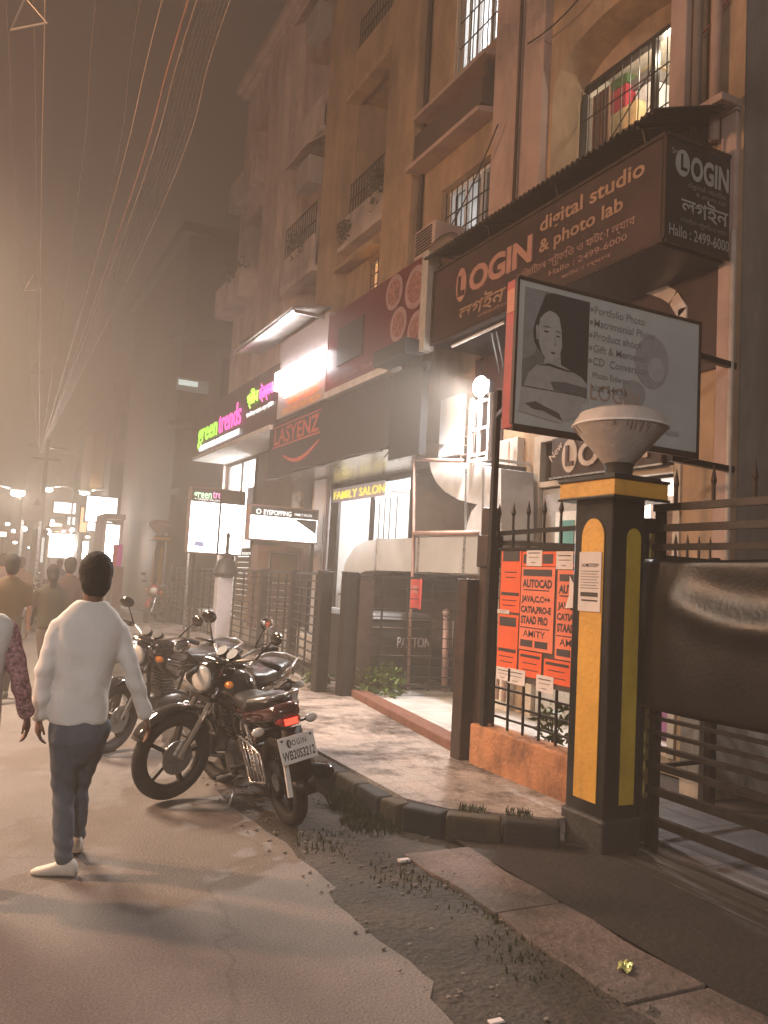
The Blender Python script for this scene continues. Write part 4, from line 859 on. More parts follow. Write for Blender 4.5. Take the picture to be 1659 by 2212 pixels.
MB().lathe([(.09, 2.43), (.105, 2.445), (.295, 2.665), (.308, 2.68), (.304, 2.695), (.262, 2.765), (.20, 2.79), (.1, 2.80), (.001, 2.803)], 40, Matrix.Translation((cx_, cy_, 0)), cap=False).build('shade', shade, lp, smooth=30)
g = MB()
for i in range(70):
    a = 2 * math.pi * i / 70 + random.uniform(-.02, .02)
    if math.sin(a * 3 + 1) + random.uniform(-.6, .6) > .3:
        L_ = random.uniform(.01, .06); p = lambda r, z: (cx_ + (r + .002) * math.cos(a), cy_ + (r + .002) * math.sin(a), z)
        g.bar(p(.297, 2.668), p(.297 - L_ * .86, 2.668 - L_), random.uniform(.004, .016), .002)
g.build('drip_stain', M('drip_stain', (.30, .20, .17), .7), lp)
MB().lathe([(.10, 2.318), (.105, 2.34), (.088, 2.36), (.09, 2.41), (.10, 2.435), (.095, 2.445)], 28, Matrix.Translation((cx_, cy_, 0))).build('neck', M('neck_black', (.035, .033, .032), .4, var=.3), lp, smooth=30)
MB().lathe([(.309, 2.674), (.313, 2.681), (.309, 2.688)], 40, Matrix.Translation((cx_, cy_, 0)), cap=False).build('rim', whitep, lp, smooth=True)
nb = thing('pasted_notice', (3.565, 4.2, 1.5), 'white printed notice pasted on the yellow panel of the nearest gate pillar', 'notice')
MB().box(3.5805, 3.5845, 4.075, 4.285, 1.47, 1.85).build('paper', M('notice_paper', (.66, .58, .54), .7, var=.1), nb)
g = MB(); st(g, 'HOME STUDY', 4.255, 1.755, x=3.5805, width=.16, height=.022, bold=.02)
for i in range(7): g.box(3.5785, 3.5803, 4.09 + .02 * (i % 2), 4.265, 1.725 - i * .018, 1.728 - i * .018)
g.box(3.5775, 3.5803, 4.10, 4.26, 1.565, 1.592); g.box(3.5785, 3.5803, 4.1, 4.25, 1.535, 1.545); g.build('lettering', M('ink', (.05, .04, .04), .6), nb)
ip = thing('inner_gate_post', (4.0, 4.2, 0), 'slim dark post with a yellow strip right behind the nearest gate pillar', 'post')
MB().box(3.985, 4.16, 4.10, 4.28, 0, 2.1).build('shaft', blackp, ip, bevel=.01); MB().box(4.0, 4.055, 4.088, 4.097, .30, 2.0).build('yellow_strip', M('pale_yellow', (.62, .50, .16), .45, var=.15), ip)

# ------------------------------------------------------------------ sliding gate with the black sheet
gt = thing('sliding_gate', (3.92, 3.9, 0), 'dark sliding gate of horizontal bars covered by a bulging black sheet', 'gate')
g = MB()
GX = 3.92
for z, tk in ((.02, .035), (.22, .05), (.40, .05), (.55, .04), (.66, .03), (.75, .022), (.84, .022), (1.90, .04), (2.02, .045), (2.15, .045)):
    g.bar((GX, 3.97, z), (GX, -2.5, z), .04, tk)
for y in (3.95, 1.9, -.2): g.bar((GX + .03, y, 0), (GX + .03, y, 2.17), .05)
g.build('bars', darkm, gt)
g = MB()
for i in range(22):
    y = 3.80 - i * .29; MB().lathe([(.012, 0), (.012, .10), (.018, .12), (.001, .22)], 8, Matrix.Translation((GX, y, 2.17))).build('spike', brownm, gt)
NY, NZ = 80, 40; vs = []; fs = []
for j in range(NZ + 1):
    v = j / NZ; z = .90 + (1.83 - .90) * v
    for i in range(NY + 1):
        u = i / NY; y = 4.02 - 6.4 * u
        b = .05 * math.sin(math.pi * v) ** .5 * (1 - .75 * math.exp(-(u / .03) ** 2))
        # long curved dent under the top edge
        q = (y - 3.05) / .75; cz = 1.63 - .17 * max(0, 1 - q * q)
        b += .035 * math.exp(-((z - cz + .02) / .085) ** 2) * math.exp(-(q / 1.0) ** 4) - .035 * math.exp(-((z - cz - .17) / .12) ** 2) * math.exp(-(q / .9) ** 4)
        b += .012 * math.sin(y * 3.1 + z * 2) + .004 * math.sin(y * 11 + z * 7)
        vs.append((GX - .035 - b, y, z - .012 * math.sin(y * 2.2)))
for j in range(NZ):
    for i in range(NY): a = j * (NY + 1) + i; fs.append((a, a + 1, a + NY + 2, a + NY + 1))
g = MB().add(vs, fs); o = g.build('sheet', M('black_sheet', (.008, .007, .007), .40, 0, var=.3, scale=5, bump=.12, bscale=40), gt, smooth=True); sd = o.modifiers.new('s', 'SOLIDIFY'); sd.thickness = .006
MB().box(3.80, 3.99, -3, 3.95, .026, .034).build('track', M('track_steel', (.12, .11, .10), .4, .6, var=.4), gt)
tag(MB().box(3.7, 3.74, -3, 3.9, .024, .03).box(3.60, 3.62, -3, 3.88, .024, .029).build('gate_rail', M('rail_metal', (.10, .09, .085), .45, .5, var=.4)), 'worn steel rails set in the ground before the sliding gate', 'rail')
# inside the gate: low stained wall, spiked inner fence, hose
tag(MB().box(5.2, 11, 4.74, 4.93, .03, .86).box(5.15, 11.05, 4.70, 4.945, .861, .92).build('low_wall', stained('stained_wall', (.66, .60, .52), (.10, .085, .07), scale=3, amount=.45)), 'stained pale plinth wall inside the gate, seen between its lower bars', 'wall')
nf = thing('inner_fence', (4.2, 4.5, 0), 'short spiked inner fence between the pillar and the end wall', 'fence')
g = MB().bar((4.16, 4.42, 1.86), (5.05, 4.5, 1.86), .04, .05); g.bar((5.05, 4.5, .03), (5.05, 4.5, 1.9), .06)
for z in (.4, .8, 1.2, 1.55): g.bar((4.16, 4.42, z), (5.05, 4.5, z), .03)
g.build('rails', darkm, nf)
for i in range(7): MB().lathe([(.010, 0), (.010, .07), (.016, .09), (.001, .17)], 8, Matrix.Translation((4.22 + i * .13, 4.425 + i * .012, 1.885))).build('spike', brownm, nf)
tag(MB().tube([(5.6 + .22 * math.cos(a * .35), 2.6 + .22 * math.sin(a * .35), .35 + .3 * math.sin(a * .35 + .5)) for a in range(20)], .016, 8).build('hose', M('grey_hose', (.35, .35, .36), .5), smooth=True), 'grey hose looped over the yard inside the gate', 'hose')

# ------------------------------------------------------------------ fence along the footpath
plinth = tag(MB().prism([(3.80, 4.38, .0), (4.0, 4.38, .0), (4.02, 5.86, .0), (3.82, 5.86, .0)], (0, 0, .47)).build('plinth_wall', stained('orange_plaster', (.46, .20, .09), (.085, .04, .028), scale=2.6, amount=.44, stretch=(1, 1, .8), bump=.7), bevel=.015), 'chipped orange plastered low wall under the spiked fence', 'wall')
sfn = thing('spiked_fence', (3.9, 5.1, .47), 'dark spiked fence on the orange low wall beside the nearest gate pillar', 'fence')
g = MB()
for z in (2.05, 1.90): g.bar((3.90, 4.37, z), (3.94, 5.84, z - (.02 if z > 2 else -.06)), .03, .035)
for z in (.55, .66, .78, .90, 1.1, 1.3, 1.5, 1.7): g.bar((3.93, 4.37, z), (3.96, 5.84, z), .016)
g.build('rails', darkm, sfn)
for i in range(7): 
    y = 4.5 + i * .2; g = MB(); g.lathe([(.010, 0), (.010, .10), (.02, .13), (.001, .22)], 8, Matrix.Translation((3.91, y, 2.06))); g.bar((3.935, y, .47), (3.915, y, 2.06), .016); g.build('spike', darkm, sfn)
MB().box(3.88, 4.0, 5.80, 5.92, .4, 2.25).box(3.86, 4.02, 5.78, 5.94, 1.75, 2.02).build('post', brownm, sfn, bevel=.01)
nbd = thing('poster_board', (3.88, 5.1, .9), 'sheet metal board carrying the orange posters on the spiked fence', 'board')
MB().box(3.872, 3.89, 4.40, 5.60, .88, 1.90).build('board', M('board_metal', (.10, .075, .06), .6, .3, var=.5), nbd); MB().box(3.862, 3.90, 4.38, 5.62, 1.885, 1.91).build('top_edge', darkm, nbd)
orp = M('orange_paper', (.78, .115, .035), .7, var=.12, scale=5); orp2 = M('light_orange_paper', (.80, .20, .11), .7, var=.12, scale=5); ink = M('ink', (.05, .04, .04), .6); wp = M('white_paper', (.68, .60, .57), .75, var=.1); rink = M('dark_red_ink', (.25, .04, .03), .6)
PX = 3.868
def poster(y1, y0, z0, z1, mat, lay, label, name='poster', cat='poster', grp=None, d=0):
    t = thing(name, (PX - d, (y0 + y1) / 2, z0), label, cat, grp)
    MB().box(PX - .002 - d, PX - d, y0, y1, z0, z1).build('paper', mat, t)
    g = MB()
    for it in lay:
        if it[0] == 'b': g.box(PX - .0042 - d, PX - .0021 - d, y1 - it[2], y1 - it[1], z0 + it[3], z0 + it[4])
        else: g.text(it[1], (PX - .003 - d, y1 - it[2], z0 + it[3]), *STREET, width=it[4], height=it[5], bold=it[6] if len(it) > 6 else .02)
    g.build('lettering', ink, t); return t
lA = [('b', .025, .375, .56, .61), ('t', 'AUTOCAD', .02, .475, .36, .065, .05), ('b', .03, .35, .45, .458), ('t', 'JAVA,C,C++', .015, .365, .35, .062, .05), ('t', 'CATIA,PRO-E', .01, .283, .37, .062, .05), ('t', 'STAAD PRO', .015, .20, .33, .062, .05), ('b', .01, .37, .165, .172), ('t', 'AMITY', .05, .10, .27, .05, .01), ('b', .02, .17, .025, .075), ('b', .20, .35, .025, .075)]
poster(5.30, 4.89, 1.13, 1.76, orp2, lA, 'full light orange AUTOCAD course poster, left of the two big ones')
poster(4.86, 4.44, 1.10, 1.74, orp2, lA, 'light orange AUTOCAD course poster partly covered by a torn flap, beside the pillar')
lB = [('b', .02, .24, .40, .48), ('b', .05, .21, .31, .318), ('b', .07, .19, .27, .277), ('b', .015, .25, .13, .155), ('b', .03, .22, .09, .096), ('b', .04, .21, .05, .056)]
poster(5.575, 5.31, 1.40, 1.88, orp, [(k[0], *k[1:]) for k in lB], 'upper deep orange course poster in the left column')
poster(5.585, 5.315, .96, 1.38, orp, [('b', .02, .24, .33, .40)] + [k for k in lB[3:]], 'lower deep orange course poster in the left column')
poster(5.29, 5.01, .93, 1.12, orp, [('b', .02, .26, .145, .165), ('b', .05, .22, .10, .106), ('b', .05, .24, .05, .056)], 'short deep orange leaflet under the full AUTOCAD poster')
poster(4.98, 4.68, .92, 1.09, orp, [('b', .02, .28, .13, .15), ('b', .05, .24, .09, .096), ('b', .05, .25, .04, .046)], 'short deep orange leaflet nearer the gate pillar')
poster(5.30, 4.62, 1.765, 1.875, orp, [('b', .02, .06, .02, .09), ('b', .26, .38, .02, .09), ('b', .56, .66, .02, .09)], 'narrow orange strip along the top of the poster board')
def slip(y1, z0, label, h=.13, wd=.19): poster(y1, y1 - wd, z0, z0 + h, wp, [('b', .025, wd * .85, h * .74, h * .79), ('b', .03, wd * .8, h * .5, h * .53), ('b', .06, wd * .6, h * .2, h * .23)], label, 'white_slip', 'notice', None, .003)
slip(5.24, 1.765, 'white slip at the top of the poster board, farther from the pillar'); slip(4.88, 1.745, 'white slip at the top of the poster board, nearer the pillar')
slip(5.58, .865, 'white slip at the lower far corner of the poster board', .10); slip(5.42, .855, 'white slip overlapping the corner slip at the board bottom', .115, .22); slip(5.06, .845, 'white slip alone under the short orange leaflets', .12, .2)
slip(5.60, 1.385, 'torn white scrap between the two deep orange course posters', .03, .16)
fl = MB(); fl.poly((PX - .004, 4.72, 1.70), (PX - .05, 4.60, 1.62), (PX - .07, 4.55, 1.48), (PX - .02, 4.74, 1.47), (PX - .005, 4.72, 1.56)); o = tag(fl.build('torn_flap', wp), 'white torn flap of paper hanging over the covered AUTOCAD poster', 'paper'); o.modifiers.new('s', 'SOLIDIFY').thickness = .0015

posts = [(4.33, 9.52), (4.15, 9.88), (4.52, 11.94), (4.69, 13.9), (4.77, 16.5), (4.95, 19.5), (5.05, 22.5)]
def fpost(x, y, w_, h, label, mat=darkm):
    o = MB().box(x - w_ / 2, x + w_ / 2, y - w_ / 2, y + w_ / 2, .14, h).box(x - w_ / 2 - .008, x + w_ / 2 + .008, y - w_ / 2 - .008, y + w_ / 2 + .008, h, h + .015).build('fence_post', mat, bevel=.008)
    return tag(o, label, 'post', 'square posts of the footpath fence')
fpost(3.86, 6.02, .15, 1.63, 'dark square gate post standing at the near end of the red threshold', brownm)
for (x, y), lb in zip(posts, ('dark fence post at the far end of the red threshold, carrying the folding gate', 'dark fence post just left of the one at the far end of the threshold', 'dark fence post before the kiosk', 'dark fence post before the beige shutter', 'dark fence post next to the tall white light box', 'far fence post beyond the tall white light box', 'farthest fence post near the parked red motorcycle')):
    fpost(x, y, .16 if y < 11 else .12, 1.66, lb)
def rails(p, q, zs, th, name, label, verts=0):
    t = thing(name, (p[0], p[1], .15), label, 'fence panel', 'railing panels of the footpath fence')
    g = MB()
    for i, z in enumerate(zs): g.bar((*p, z), (*q, z), .03, th if i else .035)
    g.build('rails', darkm, t)
    if verts:
        g = MB()
        for i in range(verts): k = (i + 1) / (verts + 1); g.bar((p[0] + (q[0] - p[0]) * k, p[1] + (q[1] - p[1]) * k, .2), (p[0] + (q[0] - p[0]) * k, p[1] + (q[1] - p[1]) * k, 1.63), .025)
        g.build('bars', darkm, t)
    return t
zs = [1.63, .22, .34, .46, .58, .70, .82, .94, 1.06, 1.18, 1.30, 1.42, 1.53]
for (p, q), lb in zip(zip(posts[1:], posts[2:]), ('railing panel in front of the kiosk', 'railing panel in front of the pale column', 'railing panel before the beige shutter', 'railing panel behind the tall light box', 'farthest railing panel')):
    rails(p, q, zs, .018, 'railing', lb + ', thin dark horizontal bars', 3)
fg = thing('folding_gate', (4.33, 9.5, .15), 'thin barred metal gate leaf standing in front of the generator', 'gate')
g = MB()
P_, Q_ = (4.42, 9.46), (5.62, 9.05)
g.bar((*P_, 1.62), (*Q_, 1.66), .03, .03); g.bar((*P_, .30), (*Q_, .30), .03, .03)
for z in (.42, .54, .66, .78, .90, 1.02, 1.14, 1.26, 1.38, 1.50): g.bar((*P_, z), (*Q_, z), .011)
for k in (.25, .5, .75): g.bar((P_[0] + (Q_[0] - P_[0]) * k, P_[1] + (Q_[1] - P_[1]) * k, .25), (P_[0] + (Q_[0] - P_[0]) * k, P_[1] + (Q_[1] - P_[1]) * k, 1.64), .02)
for k in (0, 1): g.bar((P_[0] + (Q_[0] - P_[0]) * k, P_[1] + (Q_[1] - P_[1]) * k, .25), (P_[0] + (Q_[0] - P_[0]) * k, P_[1] + (Q_[1] - P_[1]) * k, 1.66), .04)
g.build('frame', darkm, fg)
MB().box(4.42, 4.62, 9.40, 9.43, .3, 1.6).build('slotted_plate', brownm, fg)
g = MB(); g.bar((5.62, 9.05, 1.62), (5.05, 7.2, 1.66), .02); tag(g.build('guy_wire', darkm), 'thin wire from the folding gate to the curved duct', 'wire')
# second pillar far along, and the lamp pillar near the light box
hp = thing('lamp_pillar', (4.8, 17.3, .15), 'pale post with a dark dome lamp and finial, silhouetted against the tall light box', 'lamp post')
p_ = onY(488, 1240, 15.2); hx = p_.x
hp.location = (hx, 15.2, .15)
MB().box(hx - .16, hx + .12, 15.1, 15.36, .15, 1.5).build('post', M('pale_blue_post', (.42, .42, .47), .5, var=.2), hp, bevel=.015); MB().box(hx - .165, hx + .125, 15.095, 15.365, .15, .36).build('base', M('blue_base', (.06, .07, .14), .5), hp)
MB().lathe([(.22, 1.5), (.24, 1.56), (.2, 1.66), (.16, 1.78), (.07, 1.86), (.10, 1.89), (.10, 1.91), (.035, 1.94), (.03, 2.2), (.045, 2.27), (.001, 2.33)], 20, Matrix.Translation((hx, 15.22, 0))).build('lamp_dome', M('silhouette_black', (.02, .018, .018), .5), hp, smooth=35)
fp = make_pillar('gate_pillar', (5.05, 25.1, .15), 'far black gate pillar with a pale yellow panel beyond the parked red motorcycle', 2.25)
fl_ = thing('pillar_lamp', (5.2, 25.3, 2.6), 'pale cone lamp on the far gate pillar', 'lamp')
MB().lathe([(.1, 2.55), (.13, 2.6), (.40, 2.85), (.39, 2.9), (.2, 3.0), (.001, 3.03)], 24, Matrix.Translation((5.2, 25.3, 0))).build('shade', shade, fl_, smooth=30)
tag(MB().tube([(4.9, 20.3, .15), (4.86, 20.3, 3.1)], .03, 8).build('thin_pole', steel, smooth=True), 'thin pale pole standing left of the tall light box', 'pole')

# ------------------------------------------------------------------ motorcycles (local: x forward, y left, z up)
redtail = M('red_lens', (.30, .01, .01), .15, var=0, coat=.5); redglow = M('tail_glow', (.8, .03, .02), .2, var=0, emit=2.2, ecol=(1, .06, .03))
amber = M('amber_lens', (.65, .22, .03), .15, var=0, coat=.6); clear = M('clear_lens', (.62, .60, .55), .08, var=0, coat=1); mirrorm = M('mirror_glass', (.75, .78, .8), .04, 1, var=0)
enginem = M('engine_alloy', (.12, .115, .11), .35, .8, var=.4, scale=20); blackg = M('gloss_black', (.010, .010, .011), .07, var=0, coat=1); wheelm = M('alloy_black', (.035, .032, .030), .35, .5, var=.3)
def motorcycle(name, loc, heading, lean, steer, label, tank=blackg, plate=None, guard=True, tail=None, detail=True, hl=True):
    t = thing(name, loc, label, 'motorcycle'); t.rotation_euler = Euler((lean, 0, heading), 'XYZ')
    t.rotation_mode = 'XYZ'
    B = lambda mb, n, m, p=t, sm=False, **k: mb.build(n, m, p, sm, local=True, **k)
    SM = Matrix.Translation((.42, 0, 0)) @ Matrix.Rotation(steer, 4, 'Z') @ Matrix.Translation((-.42, 0, 0))
    def T(mb): mb.v = [SM @ v for v in mb.v]; return mb
    def wheel(cx, nm, xf):
        f = T if xf else (lambda q: q)
        ty = MB(); n = 40; ty.tube([(cx + .262 * math.cos(2 * math.pi * i / n), 0, .31 + .262 * math.sin(2 * math.pi * i / n)) for i in range(n)], .048, 10, closed=True)
        rm = MB(); rm.tube([(cx + .222 * math.cos(2 * math.pi * i / n), 0, .31 + .222 * math.sin(2 * math.pi * i / n)) for i in range(n)], .022, 8, closed=True)
        for i in range(5):
            a = 2 * math.pi * i / 5 + .4; d = V((math.cos(a), 0, math.sin(a))); c = V((cx, 0, .31))
            rm.bar(c + d * .03, c + d * .215, .026, .045, up=(0, 1, 0))
        rm.add(*cyl((cx, -.055, .31), (cx, .055, .31), .045))
        w_ = B(f(ty), 'tyre', rubber, t, True)
        w_.name = nm; r_ = B(f(rm), 'rim', wheelm, w_, 30)
        dk = MB(); dk.add(*cyl((cx, .06, .31), (cx, .064, .31), .12 if xf else .06)); B(f(dk), 'brake_disc', steel, w_, 30)
    def cyl(p, q, r, n=18):
        m = MB(); m.tube([p, q], r, n); return m.v, m.f
    wheel(.64, 'front_wheel', True); wheel(-.63, 'rear_wheel', False)
    # fork, fender, bars
    g = MB()
    for y in (-.085, .085): g.tube([(.64, y, .31), (.50, y, .62)], .026, 10).tube([(.50, y, .62), (.36, y, .95)], .019, 10)
    B(T(g), 'fork', chrome if detail else steel, t, 30)
    g = MB(); g.box(.33, .40, -.11, .11, .90, .935).box(.44, .50, -.11, .11, .70, .73); B(T(g), 'fork_clamp', darkm, t)
    g = MB(); ns = 18
    cols = (-.064, -.056, -.03, .03, .056, .064); gv = []
    for k in range(ns + 1):
        a0 = R(20 + 140 * k / ns)
        for y in cols: rr = .356 - (.0 if abs(y) < .04 else .010 if abs(y) < .06 else .030); gv.append((.64 + rr * math.cos(a0), y, .31 + rr * math.sin(a0)))
    g.add(gv, [(k * 6 + c, k * 6 + c + 1, k * 6 + c + 7, k * 6 + c + 6) for k in range(ns) for c in range(5)])
    B(T(g), 'front_mudguard', tank, t, True).modifiers.new('s', 'SOLIDIFY').thickness = .004
    g = MB(); g.tube([(.20, .37, 1.02), (.27, .24, 1.04), (.33, .10, .99), (.345, 0, .975), (.33, -.10, .99), (.27, -.24, 1.04), (.20, -.37, 1.02)], .013, 8); hb = B(T(g), 'handlebar', steel, t, True)
    for s_ in (-1, 1):
        g = MB(); g.tube([(.185, s_ * .41, 1.015), (.245, s_ * .29, 1.035)], .021, 10); g.tube([(.26, s_ * .26, 1.05), (.33, s_ * .34, 1.06), (.32, s_ * .41, 1.05)], .007, 6); B(T(g), 'grip', rubber, hb, True)
        g = MB(); g.tube([(.28, s_ * .25, 1.04), (.27, s_ * .32, 1.14), (.26, s_ * .37, 1.20)], .007, 6); st_ = B(T(g), 'mirror', darkm, t, True)
        MM = SM @ Matrix.Translation((.255, s_ * .39, 1.22)) @ Matrix.Rotation(s_ * R(-12), 4, 'Z')
        g = MB(); g.ell((0, 0, 0), (.022, .072, .048), mat=MM); B(g, 'mirror_shell', blackg, st_, True)
        g = MB(); g.ell((-.014, 0, 0), (.012, .066, .042), mat=MM); B(g, 'mirror_glass', mirrorm, st_, True)
        for x_, z_, nm in ((.42, .84, 'f'), (-.80, .72, 'r')):
            g = MB(); g.tube([(x_, s_ * .05, z_), (x_, s_ * .155, z_)], .010, 6)
            if x_ > 0: T(g)
            i_ = B(g, 'indicator', darkm, t, True); g = MB(); g.ell((x_, s_ * .19, z_), (.028, .045, .030)); 
            if x_ > 0: T(g)
            B(g, 'indicator_lens', amber if x_ > 0 else clear, i_, True)
    # headlight with a small cowl
    g = MB(); g.loft([(.36, .07, .075, 0, .88), (.43, .115, .105, 0, .87), (.49, .125, .11, 0, .85), (.515, .115, .10, 0, .84)], 20, 2.3); h_ = B(T(g), 'headlight', tank, t, True)
    g = MB(); g.loft([(.513, .108, .095, 0, .84), (.535, .085, .072, 0, .84), (.545, .03, .03, 0, .84)], 20, 2.2); B(T(g), 'headlight_lens', clear if hl else glass, h_, True)
    g = MB(); g.loft([(.36, .10, .02, 0, .97), (.44, .115, .018, 0, .985), (.47, .09, .012, 0, .965)], 16); B(T(g), 'visor', tank, h_, True)
    g = MB(); g.add(*cyl((.30, -.06, 1.0), (.34, -.06, 1.035), .045)).add(*cyl((.30, .06, 1.0), (.34, .06, 1.035), .045)); B(T(g), 'dial', darkm, t, 30)
    # tank, seat, tail
    g = MB(); g.loft([(.345, .04, .045, 0, .83), (.31, .09, .085, 0, .83), (.22, .135, .115, 0, .845), (.10, .148, .12, 0, .85), (-.02, .125, .10, 0, .83), (-.10, .085, .065, 0, .80), (-.13, .04, .035, 0, .79)], 22, 2.5); tk_ = B(g, 'fuel_tank', tank, t, True)
    g = MB(); g.lathe([(.001, .0), (.035, 0), (.037, .006), (.02, .012), (.001, .014)], 16, Matrix.Translation((.16, 0, .966)) @ Matrix.Rotation(R(-3), 4, 'Y')); B(g, 'filler_cap', chrome, tk_, 30)
    g = MB(); g.loft([(-.06, .06, .03, 0, .815), (-.12, .105, .05, 0, .80), (-.28, .125, .052, 0, .795), (-.42, .13, .055, 0, .805), (-.48, .135, .06, 0, .83), (-.62, .13, .058, 0, .85), (-.74, .105, .045, 0, .86), (-.79, .05, .02, 0, .86)], 20, 3); B(g, 'seat', leather, t, True)
    g = MB(); g.loft([(-.20, .135, .05, 0, .72), (-.45, .14, .06, 0, .74), (-.65, .135, .065, 0, .78), (-.82, .11, .06, 0, .81), (-.90, .075, .035, 0, .82)], 20, 3); tc_ = B(g, 'tail_cowl', tail or tank, t, True)
    g = MB(); 
    for s_ in (-1, 1): g.tube([(-.45, s_ * .15, .80), (-.62, s_ * .165, .89), (-.80, s_ * .12, .92), (-.86, 0, .925)], .012, 8)
    B(g, 'grab_rail', steel, t, True)
    g = MB(); g.loft([(-.84, .085, .035, 0, .765), (-.90, .075, .035, 0, .765), (-.918, .05, .022, 0, .765)], 14, 3); tl_ = B(g, 'tail_light', redtail, t, True)
    if plate: g = MB(); g.box(-.925, -.915, -.045, .045, .745, .785); B(g, 'tail_lamp', redglow, tl_)
    # rear mudguard
    g = MB(); ns = 14
    for k in range(ns):
        a0, a1 = R(35 + 130 * k / ns), R(35 + 130 * (k + 1) / ns); r_ = .36
        g.poly((-.63 + r_ * math.cos(a0), -.075, .31 + r_ * math.sin(a0)), (-.63 + r_ * math.cos(a0), .075, .31 + r_ * math.sin(a0)), (-.63 + r_ * math.cos(a1), .075, .31 + r_ * math.sin(a1)), (-.63 + r_ * math.cos(a1), -.075, .31 + r_ * math.sin(a1)))
    g.poly((-.975, -.075, .40), (-.975, .075, .40), (-1.01, .065, .30), (-1.01, -.065, .30))
    g.poly((-.90, -.07, .72), (-.90, .07, .72), (-.98, .075, .42), (-.98, -.075, .42))
    B(g, 'rear_mudguard', darkm, t, True).modifiers.new('s', 'SOLIDIFY').thickness = .005
    pm_ = MB(); PMt = Matrix.Translation((-.965, 0, .60)) @ Matrix.Rotation(R(12), 4, 'Y')
    pm_.box(-.004, .004, -.125, .125, -.085, .085, PMt); np_ = B(pm_, 'number_plate', whitep, t, bevel=.004)
    if plate:
        g = MB(); xd = PMt.to_3x3() @ V((0, -1, 0)); zd = PMt.to_3x3() @ V((-1, 0, 0))
        P3 = lambda y, z: PMt @ V((-.0055, y, z))
        g.text('OGIN', P3(.035, .022), xd, zd, width=.10, height=.036, bold=.01, sp=1.25).text('WB20S3212', P3(.112, -.06), xd, zd, width=.222, height=.058, bold=.02, shear=.12)
        g.lathe([(.001, 0), (.021, 0), (.021, .001), (.001, .001)], 16, PMt @ Matrix.Translation((-.0055, .055, .04)) @ Matrix.Rotation(R(-90), 4, 'Y') @ Matrix.Diagonal((1.25, .8, 1, 1)))
        for y in (-.10, .10): g.lathe([(.001, 0), (.008, 0), (.008, .004), (.001, .004)], 8, PMt @ Matrix.Translation((-.0045, y, .065)) @ Matrix.Rotation(R(-90), 4, 'Y'))
        B(g, 'lettering', M('plate_ink', (.03, .03, .035), .5), np_)
        g = MB(); g.box(-.012, -.0065, .05, .056, .022, .055, PMt).box(-.012, -.0065, .044, .056, .022, .027, PMt); B(g, 'lettering', whitep, np_)
        g = MB(); g.box(-.955, -.935, .075, .105, .30, .52); B(g, 'plate_stay', whitep, t)
    # frame, engine, exhaust
    g = MB(); g.tube([(.36, 0, .88), (.26, 0, .55), (.20, 0, .26), (-.2, 0, .24), (-.28, 0, .45)], .018, 8)
    for s_ in (-1, 1):
        g.tube([(.34, s_ * .02, .80), (-.1, s_ * .09, .72), (-.75, s_ * .11, .70)], .014, 8).tube([(-.2, s_ * .09, .30), (-.30, s_ * .10, .70)], .014, 8).tube([(-.25, s_ * .11, .33), (-.63, s_ * .12, .31)], .018, 8)
    B(g, 'frame', darkm, t, True)
    g = MB()
    for s_ in (-1, 1):
        g.tube([(-.60, s_ * .145, .33), (-.46, s_ * .145, .70)], .016, 8)
        for k in range(9): f_ = .25 + .6 * k / 9; p_ = V((-.60, s_ * .145, .33)).lerp(V((-.46, s_ * .145, .70)), f_); g.add(*cyl(p_ - V((.003, 0, .008)), p_ + V((.003, 0, .008)), .033, 10))
    B(g, 'shock_absorber', chrome, t, 40)
    g = MB(); g.loft([(-.2, .10, .10, 0, .36), (-.05, .13, .14, 0, .36), (.12, .13, .13, 0, .36), (.2, .09, .08, 0, .36)], 16, 3)
    for k in range(7):
        z = .50 + k * .03; g.box(.02 + .012 * k, .17 + .012 * k, -.10, .10, z, z + .012)
    g.box(.04, .16, -.07, .07, .46, .72); g.add(*cyl((-.02, .10, .34), (-.02, .165, .34), .10)).add(*cyl((.03, -.16, .34), (.03, -.10, .34), .09)); B(g, 'engine', enginem, t, 30)
    g = MB(); g.tube([(.20, -.06, .55), (.29, -.09, .48), (.27, -.13, .28), (.12, -.16, .19), (-.2, -.17, .21)], .02, 8); e_ = B(g, 'exhaust', chrome, t, True)
    g = MB(); g.tube([(-.18, -.175, .21), (-.26, -.18, .225), (-.72, -.20, .335), (-.92, -.205, .375), (-.95, -.205, .38)], [.025, .048, .055, .05, .03], 14); B(g, 'muffler', M('muffler_black', (.04, .04, .042), .3, .6, var=.3), e_, 40)
    g = MB(); g.tube([(-.45, -.245, .30), (-.80, -.255, .385)], .012, 8); B(g, 'heat_shield', chrome, e_, True)
    for s_ in (-1, 1):
        g = MB(); g.loft([(-.08, .012, .05, s_ * .115, .66), (-.2, .02, .11, s_ * .125, .63), (-.34, .015, .08, s_ * .13, .67), (-.44, .008, .03, s_ * .13, .70)], 14, 2.6); B(g, 'side_panel', tank, t, True)
        g = MB(); g.loft([(.36, .01, .02, s_ * .15, .80), (.28, .02, .07, s_ * .165, .77), (.12, .015, .09, s_ * .165, .72), (.02, .008, .04, s_ * .155, .72)], 14, 2.6); B(g, 'tank_scoop', tank, t, True)
    g = MB(); g.loft([(-.12, .02, .05, .135, .33), (-.3, .02, .055, .14, .34), (-.6, .02, .065, .14, .33), (-.72, .015, .05, .14, .32)], 12, 3); B(g, 'chain_cover', darkm, t, True)
    g = MB(); g.tube([(-.05, .14, .22), (-.12, .27, .02)], .012, 8).tube([(-.02, -.28, .26), (-.02, .28, .26)], .012, 8); B(g, 'side_stand', steel, t, True)
    g = MB()
    for s_ in (-1, 1): g.tube([(.0, s_ * .20, .26), (.0, s_ * .30, .265)], .018, 8); g.tube([(-.33, s_ * .16, .38), (-.33, s_ * .26, .40)], .016, 8)
